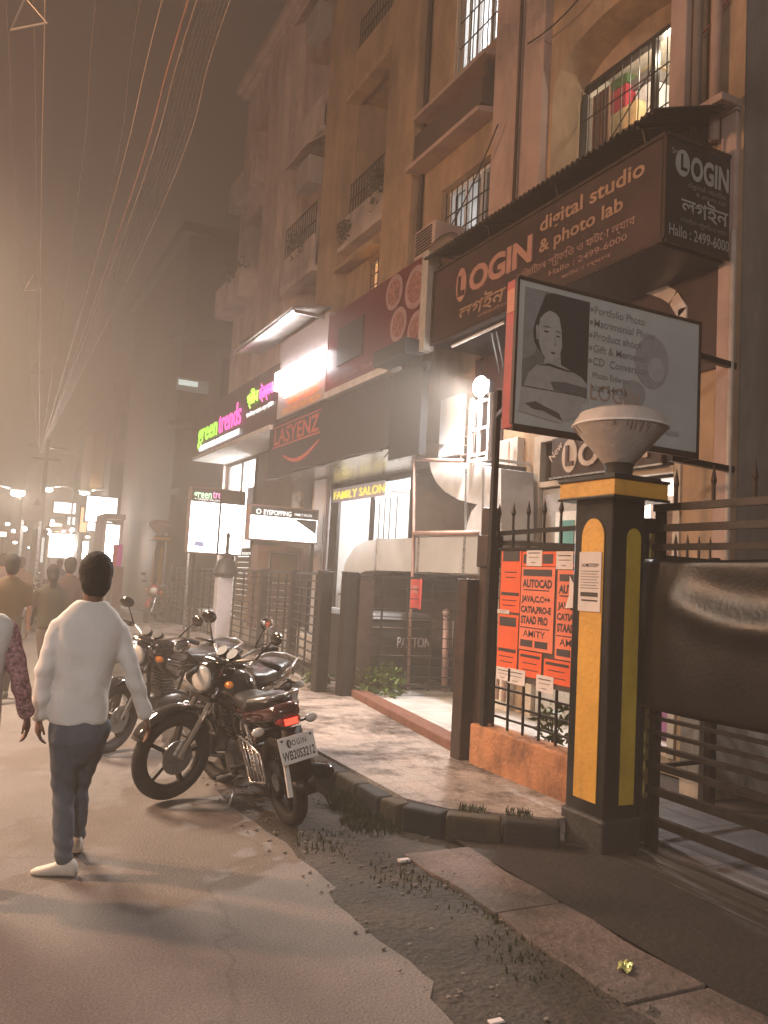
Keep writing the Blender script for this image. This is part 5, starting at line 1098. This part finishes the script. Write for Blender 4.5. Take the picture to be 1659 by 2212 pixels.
    B(g, 'foot_peg', rubber, t, True)
    if guard:
        g = MB(); g.tube([(.27, -.06, .62), (.30, -.24, .60), (.31, -.31, .50), (.29, -.26, .36), (.22, -.05, .30)], .013, 8).tube([(.27, .06, .62), (.30, .24, .60), (.31, .31, .50), (.29, .26, .36), (.22, .05, .30)], .013, 8); B(g, 'crash_guard', chrome, t, True)
    # saree guard on the left of the rear wheel
    g = MB(); g.tube([(-.42, .19, .62), (-.80, .20, .58), (-.84, .20, .40), (-.50, .19, .32)], .009, 6, closed=True)
    for k in range(4): g.tube([(-.48 - .08 * k, .195, .60), (-.56 - .07 * k, .195, .36)], .006, 6)
    B(g, 'leg_guard', steel, t, True)
    return t
bikeB = motorcycle('motorcycle', (1.99, 5.74, 0), R(93), R(-13), R(14), 'black motorcycle seen from behind with plate WB20S3212 and a lit tail lamp', plate=True, tail=M('maroon_tail', (.055, .012, .012), .12, var=0, coat=1))
hdA = math.atan2(-.72, -.69)
bikeB.scale = (.95, .95, .95)
bikeA = motorcycle('motorcycle', (1.86, 6.27, 0), hdA, R(-8), R(-24), 'black motorcycle with its front wheel toward the road, next to the walking man')
bikeD = motorcycle('motorcycle', (1.75, 7.9, 0), math.atan2(-.55, -.83), R(-9), R(8), 'dark motorcycle mostly hidden behind the walking man in white', guard=False)
bikeC = motorcycle('motorcycle', (4.55, 22.6, .15), R(-112), R(-8), R(0), 'red motorcycle parked by the far gate pillar, facing the viewer', tank=M('bike_red', (.25, .015, .02), .15, var=0, coat=1))

# ------------------------------------------------------------------ people (local: x right, y forward, z up)
skinm = M('skin', (.15, .075, .045), .55, var=.12, scale=14); hairm = M('hair', (.008, .007, .006), .8, var=.5, scale=40, bump=.6, bscale=90)
def capsule(mb, pts, rs, n=12):
    mb.tube(pts, rs, n)
    for p, r in zip(pts, rs): mb.ell(p, r * .995, 12, 8)
def hand(mb, wr, d, side, palm_n, sc=1.0, curl=.35):
    """palm, four unequal bent fingers and a thumb from the side of the palm"""
    d = V(d).normalized(); n = V(palm_n); n = (n - d * n.dot(d)).normalized(); a = d.cross(n) * side
    wr = V(wr)
    for k in range(4):
        o = a * (.030 - .020 * k) * sc
        capsule(mb, [wr + o * .5, wr + d * .05 * sc + o * .9, wr + d * .088 * sc + o], [.013 * sc, .0145 * sc, .0125 * sc], 8)
        L = (.066, .078, .074, .058)[k] * sc; b = wr + d * .088 * sc + o
        p1 = b + (d * math.cos(curl) + n * math.sin(curl)) * L * .45 + a * (.004 - .003 * k) * sc; p2 = p1 + (d * math.cos(curl * 2) + n * math.sin(curl * 2)) * L * .32; p3 = p2 + (d * math.cos(curl * 2.8) + n * math.sin(curl * 2.8)) * L * .25
        capsule(mb, [b, p1, p2, p3], [.0105 * sc, .0095 * sc, .0088 * sc, .0075 * sc], 8)
    b = wr + d * .028 * sc + a * .03 * sc; p1 = b + (d * .7 + a * .75 + n * .25).normalized() * .036 * sc; p2 = p1 + (d * .9 + a * .3 + n * .35).normalized() * .032 * sc
    capsule(mb, [wr + d * .02 * sc + a * .015 * sc, b, p1, p2], [.014 * sc, .0135 * sc, .011 * sc, .0085 * sc], 8)
def person(name, loc, heading, label, J, shirt, trousers, vox=.012, hem=.77, shoes=None, loose=1.0, longhair=False, sleeve=1.0, skirt=0, hz=1.66):
    t = thing(name, loc, label, 'person'); t.rotation_euler[2] = heading
    k = hz / 1.66; Z = lambda z: z * k
    hx, hy = J.get('head', (.02, .02))
    body = MB()
    # head with brow, nose, chin, ears
    hc = V((hx, hy, Z(1.545)))
    body.ell(hc, (.073 * k, .092 * k, .105 * k), 18, 12); body.ell(hc + V((0, .028, -.055)) * k, (.055 * k, .062 * k, .062 * k)); body.ell(hc + V((0, .062, -.095)) * k, .028 * k)
    body.ell(hc + V((0, .098, -.022)) * k, (.013 * k, .020 * k, .024 * k)); body.ell(hc + V((0, .085, -.068)) * k, (.024 * k, .012 * k, .010 * k))
    for s in (-1, 1): body.ell(hc + V((s * .076, -.005, -.015)) * k, (.010 * k, .020 * k, .032 * k)); body.ell(hc + V((s * .03, .078, .012)) * k, (.015 * k, .010 * k, .008 * k))
    capsule(body, [(hx * .2, -.005, Z(1.33)), (hx * .8, hy * .6 - .012, Z(1.46))], [.056 * k, .050 * k])
    body.loft([(Z(.74), .14 * k, .09 * k, 0, 0), (Z(.95), .13 * k, .085 * k, 0, 0), (Z(1.2), .13 * k, .085 * k, 0, 0), (Z(1.28), .11 * k, .065 * k, 0, 0), (Z(1.36), .065 * k, .05 * k, 0, 0)], 18, 2.2, 'z')
    for s, sh, el, wr in ((-1, *J['la']), (1, *J['ra'])):
        sh, el, wr = [V((p[0] * k, p[1] * k, p[2] * k)) for p in (sh, el, wr)]
        capsule(body, [sh, sh.lerp(el, .5), el, el.lerp(wr, .5), wr], [.034 * k, .036 * k, .034 * k, .031 * k, .025 * k])
        hand(body, wr, (wr - el).normalized() + V((0, .0, -.4)), -s, (-s, .15, 0), k * .95)
    for s, hp, kn, an, tdir in ((-1, *J['ll']), (1, *J['rl'])):
        hp, kn, an = [V((p[0] * k, p[1] * k, p[2] * k)) for p in (hp, kn, an)]
        capsule(body, [hp, hp.lerp(kn, .5), kn, kn.lerp(an, .35), an], [.078 * k, .066 * k, .048 * k, .046 * k, .032 * k])
    b = body.build('body', skinm, t, True, local=True); remesh(b, min(vox, .008) if vox < .015 else vox, 3)
    # hair
    h = MB(); h.ell(hc + V((0, -.012, .018)) * k, (.088 * k, .100 * k, .106 * k), 20, 14); h.ell(hc + V((0, -.045, -.040)) * k, (.078 * k, .064 * k, .090 * k), 18, 12)
    if longhair: h.ell(hc + V((0, -.085, -.06)) * k, (.055 * k, .045 * k, .06 * k)); h.ell(hc + V((0, -.07, -.17)) * k, (.06 * k, .035 * k, .12 * k))
    ho = h.build('hair', hairm, t, True, local=True); remesh(ho, .010 if vox < .015 else .016, 3)
    for v in ho.data.vertices:
        n = v.normal; v.co += n * random.uniform(-.002, .0035) * (1 if vox < .015 else 0)
        if v.co.y > hc.y + .045 * k and v.co.z < hc.z + .055 * k: v.co.y = hc.y + .045 * k - .02
    # shirt
    s_ = MB(); L = loose
    s_.loft([(hem * k, .155 * L * k, .115 * L * k, J.get('hipx', 0) * k, 0), (Z(.86), .152 * L * k, .112 * L * k, J.get('hipx', 0) * .8 * k, 0), (Z(1.0), .148 * L * k, .108 * k, J.get('hipx', 0) * .4 * k, 0), (Z(1.14), .164 * k, .110 * k, 0, 0), (Z(1.23), .180 * k, .106 * k, 0, 0), (Z(1.295), .172 * k, .092 * k, 0, 0), (Z(1.345), .138 * k, .074 * k, 0, 0), (Z(1.378), .102 * k, .064 * k, 0, 0), (Z(1.405), .070 * k, .060 * k, .004, 0)], 24, 2.4, 'z')
    for sh, el, wr in (J['la'], J['ra']):
        sh, el, wr = [V((p[0] * k, p[1] * k, p[2] * k)) for p in (sh, el, wr)]
        if sleeve >= 1: capsule(s_, [sh, sh.lerp(el, .45), el, el.lerp(wr, .5), el.lerp(wr, .96)], [.054 * k, .051 * k, .047 * k, .044 * k, .041 * k], 14)
        else: capsule(s_, [sh, sh.lerp(el, .7)], [.066 * k, .058 * k], 14)
    so = s_.build('shirt', shirt, t, True, local=True); remesh(so, vox, 5)
    if vox < .015:
        nn = [v.normal.copy() for v in so.data.vertices]
        for v, n in zip(so.data.vertices, nn):
            x, y, z = v.co; f = .0034 * math.sin(z * 42 + x * 16 + 2 * math.sin(y * 9 + x * 11)) * max(0, 1 - abs(z - .95) / .4) + .003 * math.sin(x * 34 + z * 12 + math.sin(z * 9) * 2) * (1 if abs(x) < .15 else .3) + .0016 * math.sin((z * 75 + abs(x) * 20)) * (1 if abs(x) > .17 else 0)
            v.co += n * f
    # trousers or long skirt
    tr = MB()
    tr.loft([(Z(.84), .138 * k, .098 * k, J.get('hipx', 0) * k, 0), (Z(.75), .145 * k, .105 * k, J.get('hipx', 0) * k, 0), (Z(.68), .140 * k, .102 * k, J.get('hipx', 0) * k, 0), (Z(.61), .115 * k, .085 * k, J.get('hipx', 0) * k, .02), (Z(.55), .07 * k, .05 * k, J.get('hipx', 0) * k, .03)], 20, 2.3, 'z')
    for hp, kn, an, td in (J['ll'], J['rl']):
        hp, kn, an = [V((p[0] * k, p[1] * k, p[2] * k)) for p in (hp, kn, an)]
        capsule(tr, [hp, hp.lerp(kn, .5), kn, kn.lerp(an, .4), an + V((0, 0, .0))], [(.085 + skirt) * k, (.075 + skirt) * k, (.058 + skirt) * k, (.056 + skirt) * k, (.046 + skirt) * k], 14)
    to = tr.build('trousers', trousers, t, True, local=True); remesh(to, vox, 4)
    if vox < .015:
        nn = [v.normal.copy() for v in to.data.vertices]
        for v, n in zip(to.data.vertices, nn): v.co += n * .004 * (math.sin(v.co.z * 70 + v.co.x * 40) * math.exp(-((v.co.z - .42) / .12) ** 2) + math.sin(v.co.z * 90 + v.co.x * 25) * math.exp(-((v.co.z - .13) / .08) ** 2) + .5 * math.sin(v.co.z * 33 + v.co.x * 60))
    for hp, kn, an, td in (J['ll'], J['rl']):
        f = MB(); td = V(td).normalized(); an_ = V(an) * k; pit = td.z; bx = V((0, 0, 1)); sd = td.cross(bx).normalized(); up = sd.cross(td)
        Mx = Matrix((td, sd, up)).transposed().to_4x4(); Mx.translation = an_
        f.loft([(-.070, .026, .030, 0, -.050), (-.05, .035, .042, 0, -.040), (.0, .037, .042, 0, -.040), (.06, .040, .030, 0, -.054), (.11, .040, .022, 0, -.062), (.145, .032, .017, 0, -.066), (.165, .014, .010, 0, -.070)], 16, 2.6)
        f.v = [Mx @ v for v in f.v]; f.build('shoe', shoes or M('shoe_white', (.60, .56, .50), .6, var=.15), t, True, local=True)
    return t
shirtw = M('white_shirt', (.72, .72, .70), .8, var=.06, scale=5, bump=.8, bscale=7)
jeans = stained('blue_jeans', (.115, .135, .160), (.08, .092, .112), scale=4, amount=.5, rough=.8)
JM = dict(head=(.015, .03), hipx=-.015,
          la=((-.152, 0, 1.255), (-.205, -.02, 1.04), (-.205, .03, .80)), ra=((.152, 0, 1.25), (.232, -.03, 1.04), (.330, .0, .80)),
          ll=((-.075, 0, .74), (-.055, .05, .42), (-.035, -.03, .085), (-.80, .45, -.02)), rl=((.07, 0, .74), (.03, .14, .42), (.055, .22, .12), (.15, 1, -.35)))
man = person('person', (.625, 4.66, 0), 0, 'man walking away in a white full sleeve shirt, blue jeans and white shoes', JM, shirtw, jeans, vox=.010, loose=.94)
JW = dict(head=(.0, .03), la=((-.16, 0, 1.28), (-.21, -.03, 1.04), (-.2, .05, .82)), ra=((.165, 0, 1.285), (.235, -.02, 1.06), (.285, .06, .86)),
          ll=((-.07, 0, .74), (-.06, .12, .42), (-.06, .2, .09), (0, 1, 0)), rl=((.07, 0, .74), (.07, -.02, .42), (.07, -.12, .09), (0, 1, 0)))
printm = M('pink_print', (.42, .24, .26), .8, var=.75, scale=60, detail=2)
wom = person('person', (.065, 4.5, 0), R(-3), 'person at the left edge in a pale top with a pink patterned sleeve', JW, printm, M('dark_cotton', (.06, .05, .05), .8, var=.2), vox=.012, hem=.62, loose=1.08, longhair=True, hz=1.62)
g = MB(); g.loft([(.60, .165, .125, 0, 0), (.80, .165, .122, 0, 0), (1.0, .16, .12, 0, 0), (1.15, .175, .122, 0, 0), (1.235, .195, .118, 0, 0), (1.29, .19, .10, 0, 0), (1.33, .14, .085, 0, 0)], 22, 2.5, 'z'); g.build('waistcoat', shirtw, wom, True, local=True)
def walk(ph): 
    return dict(head=(0, .02), la=((-.175, 0, 1.28), (-.215, .05 * ph, 1.05), (-.20, .16 * ph, .83)), ra=((.175, 0, 1.28), (.215, -.05 * ph, 1.05), (.20, -.10 * ph, .83)),
                ll=((-.075, 0, .74), (-.07, -.06 * ph, .42), (-.07, -.22 * ph, .10), (0, 1, 0)), rl=((.075, 0, .74), (.07, .13 * ph, .43), (.07, .22 * ph, .09), (0, 1, 0)))
cl = lambda n, c: M('cloth_' + n, c, .85, var=.2)
for px, py, Y, hz, hd, lab, sc, tc, lh in (
    (155, 1195, 12.6, 1.68, 0, 'man in a dark maroon shirt walking away just left of the man in white', cl('maroon', (0.025, 0.011, 0.010)), cl('black', (.025, .025, .03)), False),
    (116, 1226, 11.6, 1.56, 10, 'short person in an olive top walking ahead, left of the maroon shirt', cl('olive', (0.025, 0.022, 0.010)), cl('brown', (.05, .035, .03)), True),
    (28, 1210, 10.4, 1.66, 6, 'man in a mustard shirt and dark trousers walking away at the left', cl('mustard', (0.065, 0.043, 0.015)), cl('dark', (.03, .025, .025)), False),
    (46, 1222, 19, 1.66, 5, 'distant person in a peach top behind the mustard shirt', cl('peach', (0.125, 0.060, 0.040)), cl('grey', (.08, .08, .09)), False),
    (8, 1205, 17, 1.7, -4, 'distant person in a pinkish shirt at the far left edge of the road', cl('rose', (0.110, 0.070, 0.070)), cl('dark', (.03, .025, .025)), False),
    (130, 1216, 25, 1.68, 0, 'tiny distant person in blue walking toward the lit shops', cl('blue', (0.030, 0.040, 0.125)), cl('grey', (.08, .08, .09)), False)):
    p = onY(px, py, Y); person('person', (p.x, Y, 0), R(hd), lab, walk(1 if hd < 90 else -1), sc, tc, vox=.02, hz=hz, longhair=lh, sleeve=1 if lh else .5, shoes=M('dark_shoe', (.04, .035, .03), .6))

# ------------------------------------------------------------------ overhead wires, brackets, poles
wirem = M('wire_rubber', (.10, .075, .055), .5, var=0)
wirel = M('wire_pale', (.30, .22, .15), .4, .3, var=0)
def wire(a, b, za, zb, label, r=.007, mat=wirem, end=(85, 985, 44)):
    p, q, e = onZ(*a, za), onZ(*b, zb), onY(*end)
    back = p + (p - q) * 1.6; back.z = p.z + .25
    c = [back, p, q, e]; pts = []
    for i in range(3):
        p0 = c[max(0, i - 1)]; p1, p2 = c[i], c[i + 1]; p3 = c[min(3, i + 2)]
        for k in range(10):
            t = k / 10; pts.append(.5 * ((2 * p1) + (p2 - p0) * t + (2 * p0 - 5 * p1 + 4 * p2 - p3) * t * t + (3 * p1 - p0 - 3 * p2 + p3) * t ** 3))
    pts.append(c[-1])
    return tag(MB().tube(pts, r, 5).build('overhead_wire', mat, smooth=True), label, 'wire', 'overhead wires along the street')
wires = [((13, 0), (44, 545), 'overhead wire nearest the left edge of the sky', wirem, .006), ((74, 60), (80, 545), 'left one of the twin wires carrying the triangular brackets', wirem, .006), ((97, 0), (88, 548), 'right one of the twin wires carrying the triangular brackets', wirel, .007),
         ((207, 0), (153, 545), 'lone wire between the brackets and the wide bundle', wirem, .007), ((303, 0), (206, 545), 'dim wire just left of the brightest wire', wirem, .006), ((350, 0), (213, 545), 'brightest single wire left of the wide bundle', wirel, .008),
         ((407, 0), (240, 550), 'orange tinged wire opening the wide bundle', M('wire_orange', (.26, .13, .075), .45, var=0), .011), ((425, 0), (252, 550), 'pale wire doubling the orange tinged one', wirel, .008), ((497, 0), (303, 547), 'outermost wire on the right of the bundle, toward the buildings', wirel, .007)]
for a, b, lb, m, r in wires: wire(a, b, 7.2, 6.7, lb, r, m)
for i in range(7):
    f = (i + 1) / 8; wire((425 + 72 * f, 0), (252 + 51 * f, 548), 7.25 + .1 * math.sin(i * 2), 6.75, 'thin wire inside the wide bundle, between its pale and its outermost wire', .0045)
def bracket(px, py, Y, s, rot, label):
    c = onY(px, py, Y); g = MB(); pts = [c + RT * (s * math.cos(R(a + rot))) + V((0, 0, 1)) * (s * math.sin(R(a + rot))) for a in (90, 210, 330)]
    g.tube([p for p in pts], .016 * (s / .22) ** .5, 6, closed=True); tag(g.build('wire_bracket', M('bracket_metal', (.42, .36, .30), .4, .4, var=0)), label, 'bracket', 'triangular wire brackets')
bracket(60, 36, 8.1, .19, 12, 'largest triangular wire bracket at the top left corner')
bracket(72, 615, 16.5, .20, 4, 'middle triangular wire bracket halfway down the wires')
bracket(77, 801, 24.5, .20, 2, 'smallest triangular wire bracket nearest the far pole')
t = thing('utility_pole', (onY(82, 1200, 44).x, 44, 0), 'far utility pole where all the overhead wires meet, with a pale board', 'pole')
px_ = t.location.x
MB().tube([(px_, 44, 0), (px_, 44, 7.6)], [.13, .09], 12).build('shaft', M('pole_metal', (.20, .17, .15), .6), t, True)
MB().bar((px_ - .9, 44, 7.2), (px_ + .9, 44, 7.2), .08).bar((px_ - .7, 44, 6.6), (px_ + .7, 44, 6.6), .08).build('crossarm', darkm, t)
t = thing('transformer_board', (onY(72, 1200, 42).x, 42, 0), 'pale board with a red mark raised on two posts before the far pole', 'board')
a_, b_ = onY(50, 1063, 42), onY(93, 1126, 42)
MB().box(a_.x, b_.x, 42, 42.5, b_.z, a_.z).build('board', M('pale_board', (.36, .28, .24), .6, var=.3), t); MB().lathe([(.001, 0), (.22, 0), (.22, .02), (.001, .02)], 3, Matrix.Translation(((a_.x + b_.x) / 2 + .15, 41.98, a_.z - .45)) @ Matrix.Rotation(R(90), 4, 'X') @ Matrix.Rotation(R(90), 4, 'Z')).build('red_mark', redsign, t)
g = MB()
for x in (a_.x + .1, b_.x - .1): g.bar((x, 42.2, 0), (x, 42.2, b_.z), .12)
g.build('post', steel, t)
def streetlamp(px, py, Y, label, power, col, arm, es):
    c = onY(px, py, Y); t = thing('street_lamp', (c.x + arm, Y, 0), label, 'street lamp')
    MB().tube([(c.x + arm, Y, 0), (c.x + arm, Y, c.z + .1), (c.x + arm * .6, Y, c.z + .3), (c.x, Y, c.z + .15)], .06, 10).build('pole', steel, t, True)
    MB().box(c.x - .28, c.x + .28, Y - .12, Y + .12, c.z + .06, c.z + .17).build('head', steel, t, bevel=.02)
    MB().ell((c.x, Y, c.z), (.26, .16, .10)).build('lens', E('street_lens_' + str(px), col, es), t, True)
    lamp('street_light', (c.x, Y - .3, c.z - .15), power, col, .15, t)
    return t
streetlamp(38, 1067, 36, 'glowing white street lamp left of the far pole', 500, (1, .93, .86), -1.2, 60)
streetlamp(104, 1058, 52, 'smaller glowing street lamp right of the far pole', 300, (1, .97, .92), 1.4, 60)
streetlamp(183, 1066, 46, 'faint greenish lamp above the cyan topped sign', 120, (.9, 1, .85), 1.6, 14)
# the warm lamp on the near left, outside the picture, and the pale one behind the viewer
SY = 7.6
t = thing('street_lamp', (-5.4, SY, 0), 'sodium street lamp beside the left edge of the road', 'street lamp')
MB().tube([(-5.4, SY, 0), (-5.4, SY, 5.0), (-5.1, SY, 5.25), (-4.7, SY, 5.25)], .06, 10).build('pole', steel, t, True); MB().ell((-4.6, SY, 5.2), (.25, .14, .10)).build('lens', E('sodium_lens', SODIUM, 30), t, True); lamp('sodium_light', (-4.6, SY, 5.0), P_SODIUM, SODIUM, .2, t)
t = thing('street_lamp', (-2.6, 11, 0), 'added unseen hooded lamp that lights the left road and the air above it', 'street lamp')  # added lamp out of view, brightens the left air without lighting the facade
MB().tube([(-2.9, 11, 0), (-2.9, 11, 6.2), (-2.5, 11, 6.5), (-1.9, 11, 6.5)], .06, 10).build('pole', steel, t, True); MB().lathe([(.08, .12), (.3, -.1), (.31, -.1), (.1, .14)], 20, Matrix.Translation((-1.7, 11, 6.4)), cap=False).build('hood', darkm, t, True); lamp('added_hood_light', (-1.7, 11, 6.3), P_HOOD, (1, .79, .60), 1.2, t, 'SPOT', R(150), (0, 0, 0))
t = thing('street_lamp', (-4.2, -6, 0), 'pale street lamp behind the viewer', 'street lamp')
MB().tube([(-4.2, -6, 0), (-4.2, -6, 8.8), (-3.9, -6, 9.1), (-3.3, -6, 9.1)], .06, 10).build('pole', steel, t, True); MB().ell((-3.2, -6, 9.0), (.25, .14, .10)).build('lens', E('pale_lens', COOL, 30), t, True); lamp('pale_light', (-3.2, -6.0, 8.8), P_FILL, (1, .93, .90), .25, t)

# ------------------------------------------------------------------ far lit signs and shops
def farsign(name, x0, y0, x1, y1, Y, label, col, es, post=True, extra=None):
    a, b = onY(x0, y0, Y), onY(x1, y1, Y); t = thing(name, ((a.x + b.x) / 2, Y, 0), label, 'lit sign')
    MB().box(a.x, b.x, Y, Y + .02, b.z, a.z).build('lit_face', E(name + str(x0), col, es), t); MB().box(a.x - .06, b.x + .06, Y + .022, Y + .3, b.z - .06, a.z + .06).build('casing', darkm, t)
    if extra: extra(t, a, b, Y)
    if post: MB().bar(((a.x + b.x) / 2, Y + .15, 0), ((a.x + b.x) / 2, Y + .15, b.z), .12).build('post', darkm, t)
    return t
def cyan(t, a, b, Y): MB().prism([(a.x + .05, Y - .004, a.z - .03), (b.x - .05, Y - .004, a.z - .03), (b.x - .05, Y - .004, a.z - .19), ((a.x + b.x) / 2, Y - .004, a.z - .1), (a.x + .05, Y - .004, a.z - .2)], (0, -.003, 0)).build('cyan_band', E('cyan_band', (.15, .65, .95), 1.0), t)
farsign('lit_signboard', 189, 1071, 250, 1130, 38, 'big white lit signboard with a cyan top edge far down the street', (1, 1, 1), 3.2, extra=cyan)
lamp('sign_light', (onY(220, 1100, 36).x, 36.4, 3.6), 160, (1, 1, 1), .1)
farsign('lit_signboard', 118, 1084, 172, 1111, 58, 'low white lit signboard beyond the cyan topped one', (1, .97, .93), 4.5)
farsign('lit_signboard', 147, 1117, 161, 1134, 52, 'small white lit board under the low white signboard', (1, 1, 1), 2.2)
farsign('lit_signboard', 0, 1148, 14, 1160, 48, 'tiny reddish white lit sign at the left edge', (1, .75, .7), 2.2)
farsign('lit_signboard', 176, 1096, 186, 1150, 45, 'narrow orange lit sign left of the cyan topped one', (1, .55, .25), 1.6)
for n_, (x0, y0, x1, y1, Y, lab, col, es) in enumerate(((108, 1152, 195, 1208, 50, 'dazzling open shop front glowing white in the middle of the far street', (1, .97, .94), 9), (230, 1133, 252, 1222, 33, 'tall dazzling white shop opening right of the walking man', (1, 1, 1), 8), (178, 1128, 204, 1146, 47, 'bright awning lamp under the orange sign', (1, 1, 1), 9), (80, 1160, 92, 1215, 46, 'pale lit banner near the far pole', (.95, .98, .95), .9), (115, 1130, 132, 1150, 58, 'orange lamp lit stall beyond the far pole', (1, .6, .3), 2.5))):
    a, b = onY(x0, y0, Y), onY(x1, y1, Y); t = thing('lit_shopfront', ((a.x + b.x) / 2, Y, 0), lab, 'shop')
    MB().box(a.x, b.x, Y, Y + .05, max(.1, b.z), a.z).build('lit_interior', E('shopglow%d' % n_, col, es), t)
    g = MB(); g.box(a.x - .12, a.x - .003, Y - .05, Y + 2, .0, a.z + .2).box(b.x + .003, b.x + .12, Y - .05, Y + 2, 0, a.z + .2).box(a.x - .12, b.x + .12, Y - .5, Y + 2, a.z + .203, a.z + .4); g.build('surround', brownp, t)
    if n_ < 3: lamp('shop_light', ((a.x + b.x) / 2, Y - 1.2, (a.z + max(.1, b.z)) / 2), (600, 120, 200)[n_], col, .1)
for px0, px1, Y, lab, c in ((246, 254, 29, 'red cloth hanging beside the tall dazzling shop opening', (.45, .04, .06)), (255, 262, 28.6, 'magenta cloth hanging next to the red cloth', (.55, .02, .30))):
    a, b = onY(px0, 1176, Y), onY(px1, 1224, Y); g = MB(); n = 8
    g.prism([(a.x, Y, b.z), (b.x, Y + .02, b.z), (b.x, Y, a.z), (a.x, Y + .02, a.z)], (0, .03, 0)); o = tag(g.build('hanging_cloth', M('cloth' + str(px0), c, .7, emit=.35)), lab, 'cloth')  # weak emission put into the cloth so that it looks lit
a, b = onY(247, 1224, 29), onY(262, 1290, 29)
tag(MB().box(a.x, b.x, 29, 29.3, .15, a.z).build('pink_column', M('pink_column', (.42, .25, .25), .7)), 'pale pink column below the hanging cloths', 'column')
for i, (px, Y, hd, lab) in enumerate(((88, 21, 80, 'silhouetted motorcycle farthest left in the far row'), (66, 24, 95, 'silhouetted motorcycle behind the mustard shirt'), (104, 27, 70, 'silhouetted motorcycle before the dazzling shop front'))):
    p = onZ(px, 1262, 0); d = onY(px, 1262, Y); motorcycle('motorcycle', (d.x, Y, 0), R(hd), R(-8), 0, lab, guard=False)
bulb = [E('bulb_white', (1, .96, .92), 26), E('bulb_warm', (1, .6, .35), 20), E('bulb_pink', (1, .35, .5), 12), E('bulb_blue', (.6, .75, 1), 14)]
for i in range(26):
    px, py, Y = random.uniform(4, 208), random.choice([random.uniform(1118, 1160), random.uniform(1160, 1200)]), random.uniform(44, 64)
    c = onY(px, py, Y); r_ = random.uniform(.07, .16); g = MB().ell((c.x, Y, c.z), (r_, r_, r_ * random.choice([.6, 1, 2.2])), 10, 7)
    t = thing('shop_bulb', (c.x, Y, c.z), 'tiny glowing bulb among the far shops of the street', 'bulb', 'glowing bulbs of the far shops')
    g.build('glass', random.choice(bulb[:1] * 3 + bulb), t, True); MB().tube([(c.x, Y, c.z + r_), (c.x, Y + .05, c.z + r_ + .5)], .012, 5).build('cord', darkm, t)
for i, (px0, px1, py, Y, c, lab) in enumerate(((20, 46, 1150, 47, (.25, .05, .04), 'dull red awning over a far stall at the left'), (96, 118, 1146, 55, (.30, .22, .12), 'tan awning over a far stall beyond the transformer board'), (168, 206, 1150, 49, (.10, .12, .16), 'grey blue awning over the dazzling open shop front'))):
    a, b = onY(px0, py, Y), onY(px1, py, Y); g = MB().prism([(a.x, Y, a.z), (a.x, Y - 1.2, a.z - .45), (a.x, Y - 1.2, a.z - .5), (a.x, Y, a.z - .05)], (b.x - a.x, 0, 0)); tag(g.build('awning', M('awning%d' % i, c, .8)), lab, 'awning')
# litter
g = MB(); wv = []
for j in range(5):
    for i in range(8):
        wv.append(V((2.60 + i * .012 - j * .006, 2.70 + i * .010 + j * .013, .03 + random.uniform(0, .022))))
g.add(wv, [(j * 8 + i, j * 8 + i + 1, j * 8 + i + 9, j * 8 + i + 8) for j in range(4) for i in range(7)])
o = tag(g.build('wrapper', M('wrapper_foil', (.55, .58, .20), .3, .3, var=.5, scale=40)), 'crumpled yellow and silver wrapper on the drain slab', 'wrapper'); o.modifiers.new('s', 'SOLIDIFY').thickness = .002
tag(MB().box(2.34, 2.41, 4.24, 4.28, .012, .03, Matrix.Identity(4)).build('paper_scrap', wp, bevel=.006), 'small white scrap in the dirt at the head of the drain slab', 'scrap')
tag(MB().box(1.86, 1.92, 2.62, 2.65, .002, .012).build('paper_scrap', wp, bevel=.004), 'white scrap at the road edge near the bottom of the picture', 'scrap')
plant('bush', (2.18, 5.95, .0), 120, .14, .62, 'green sprig standing up between the two nearest motorcycles', M('sprig', (.15, .20, .03), .5, var=.4))

# ------------------------------------------------------------------ night haze, its glow also standing in for lens flare
hz_ = MB().box(-40, 40, -30, 130, -1.2, 22).build('haze', bpy.data.materials.new('haze_air')); tag(hz_, 'thin smoky night air over the street, also standing in for the lens veil', 'haze', kind='stuff')
hm = hz_.data.materials[0]; hm.use_nodes = True; n = hm.node_tree.nodes; n.clear()
pv = n.new('ShaderNodeVolumePrincipled'); pv.inputs['Color'].default_value = (.86, .76, .655, 1); pv.inputs['Density'].default_value = .019; pv.inputs['Anisotropy'].default_value = 0.0
oo = n.new('ShaderNodeOutputMaterial'); hm.node_tree.links.new(pv.outputs[0], oo.inputs['Volume'])
cy.volume_step_rate = 1.0
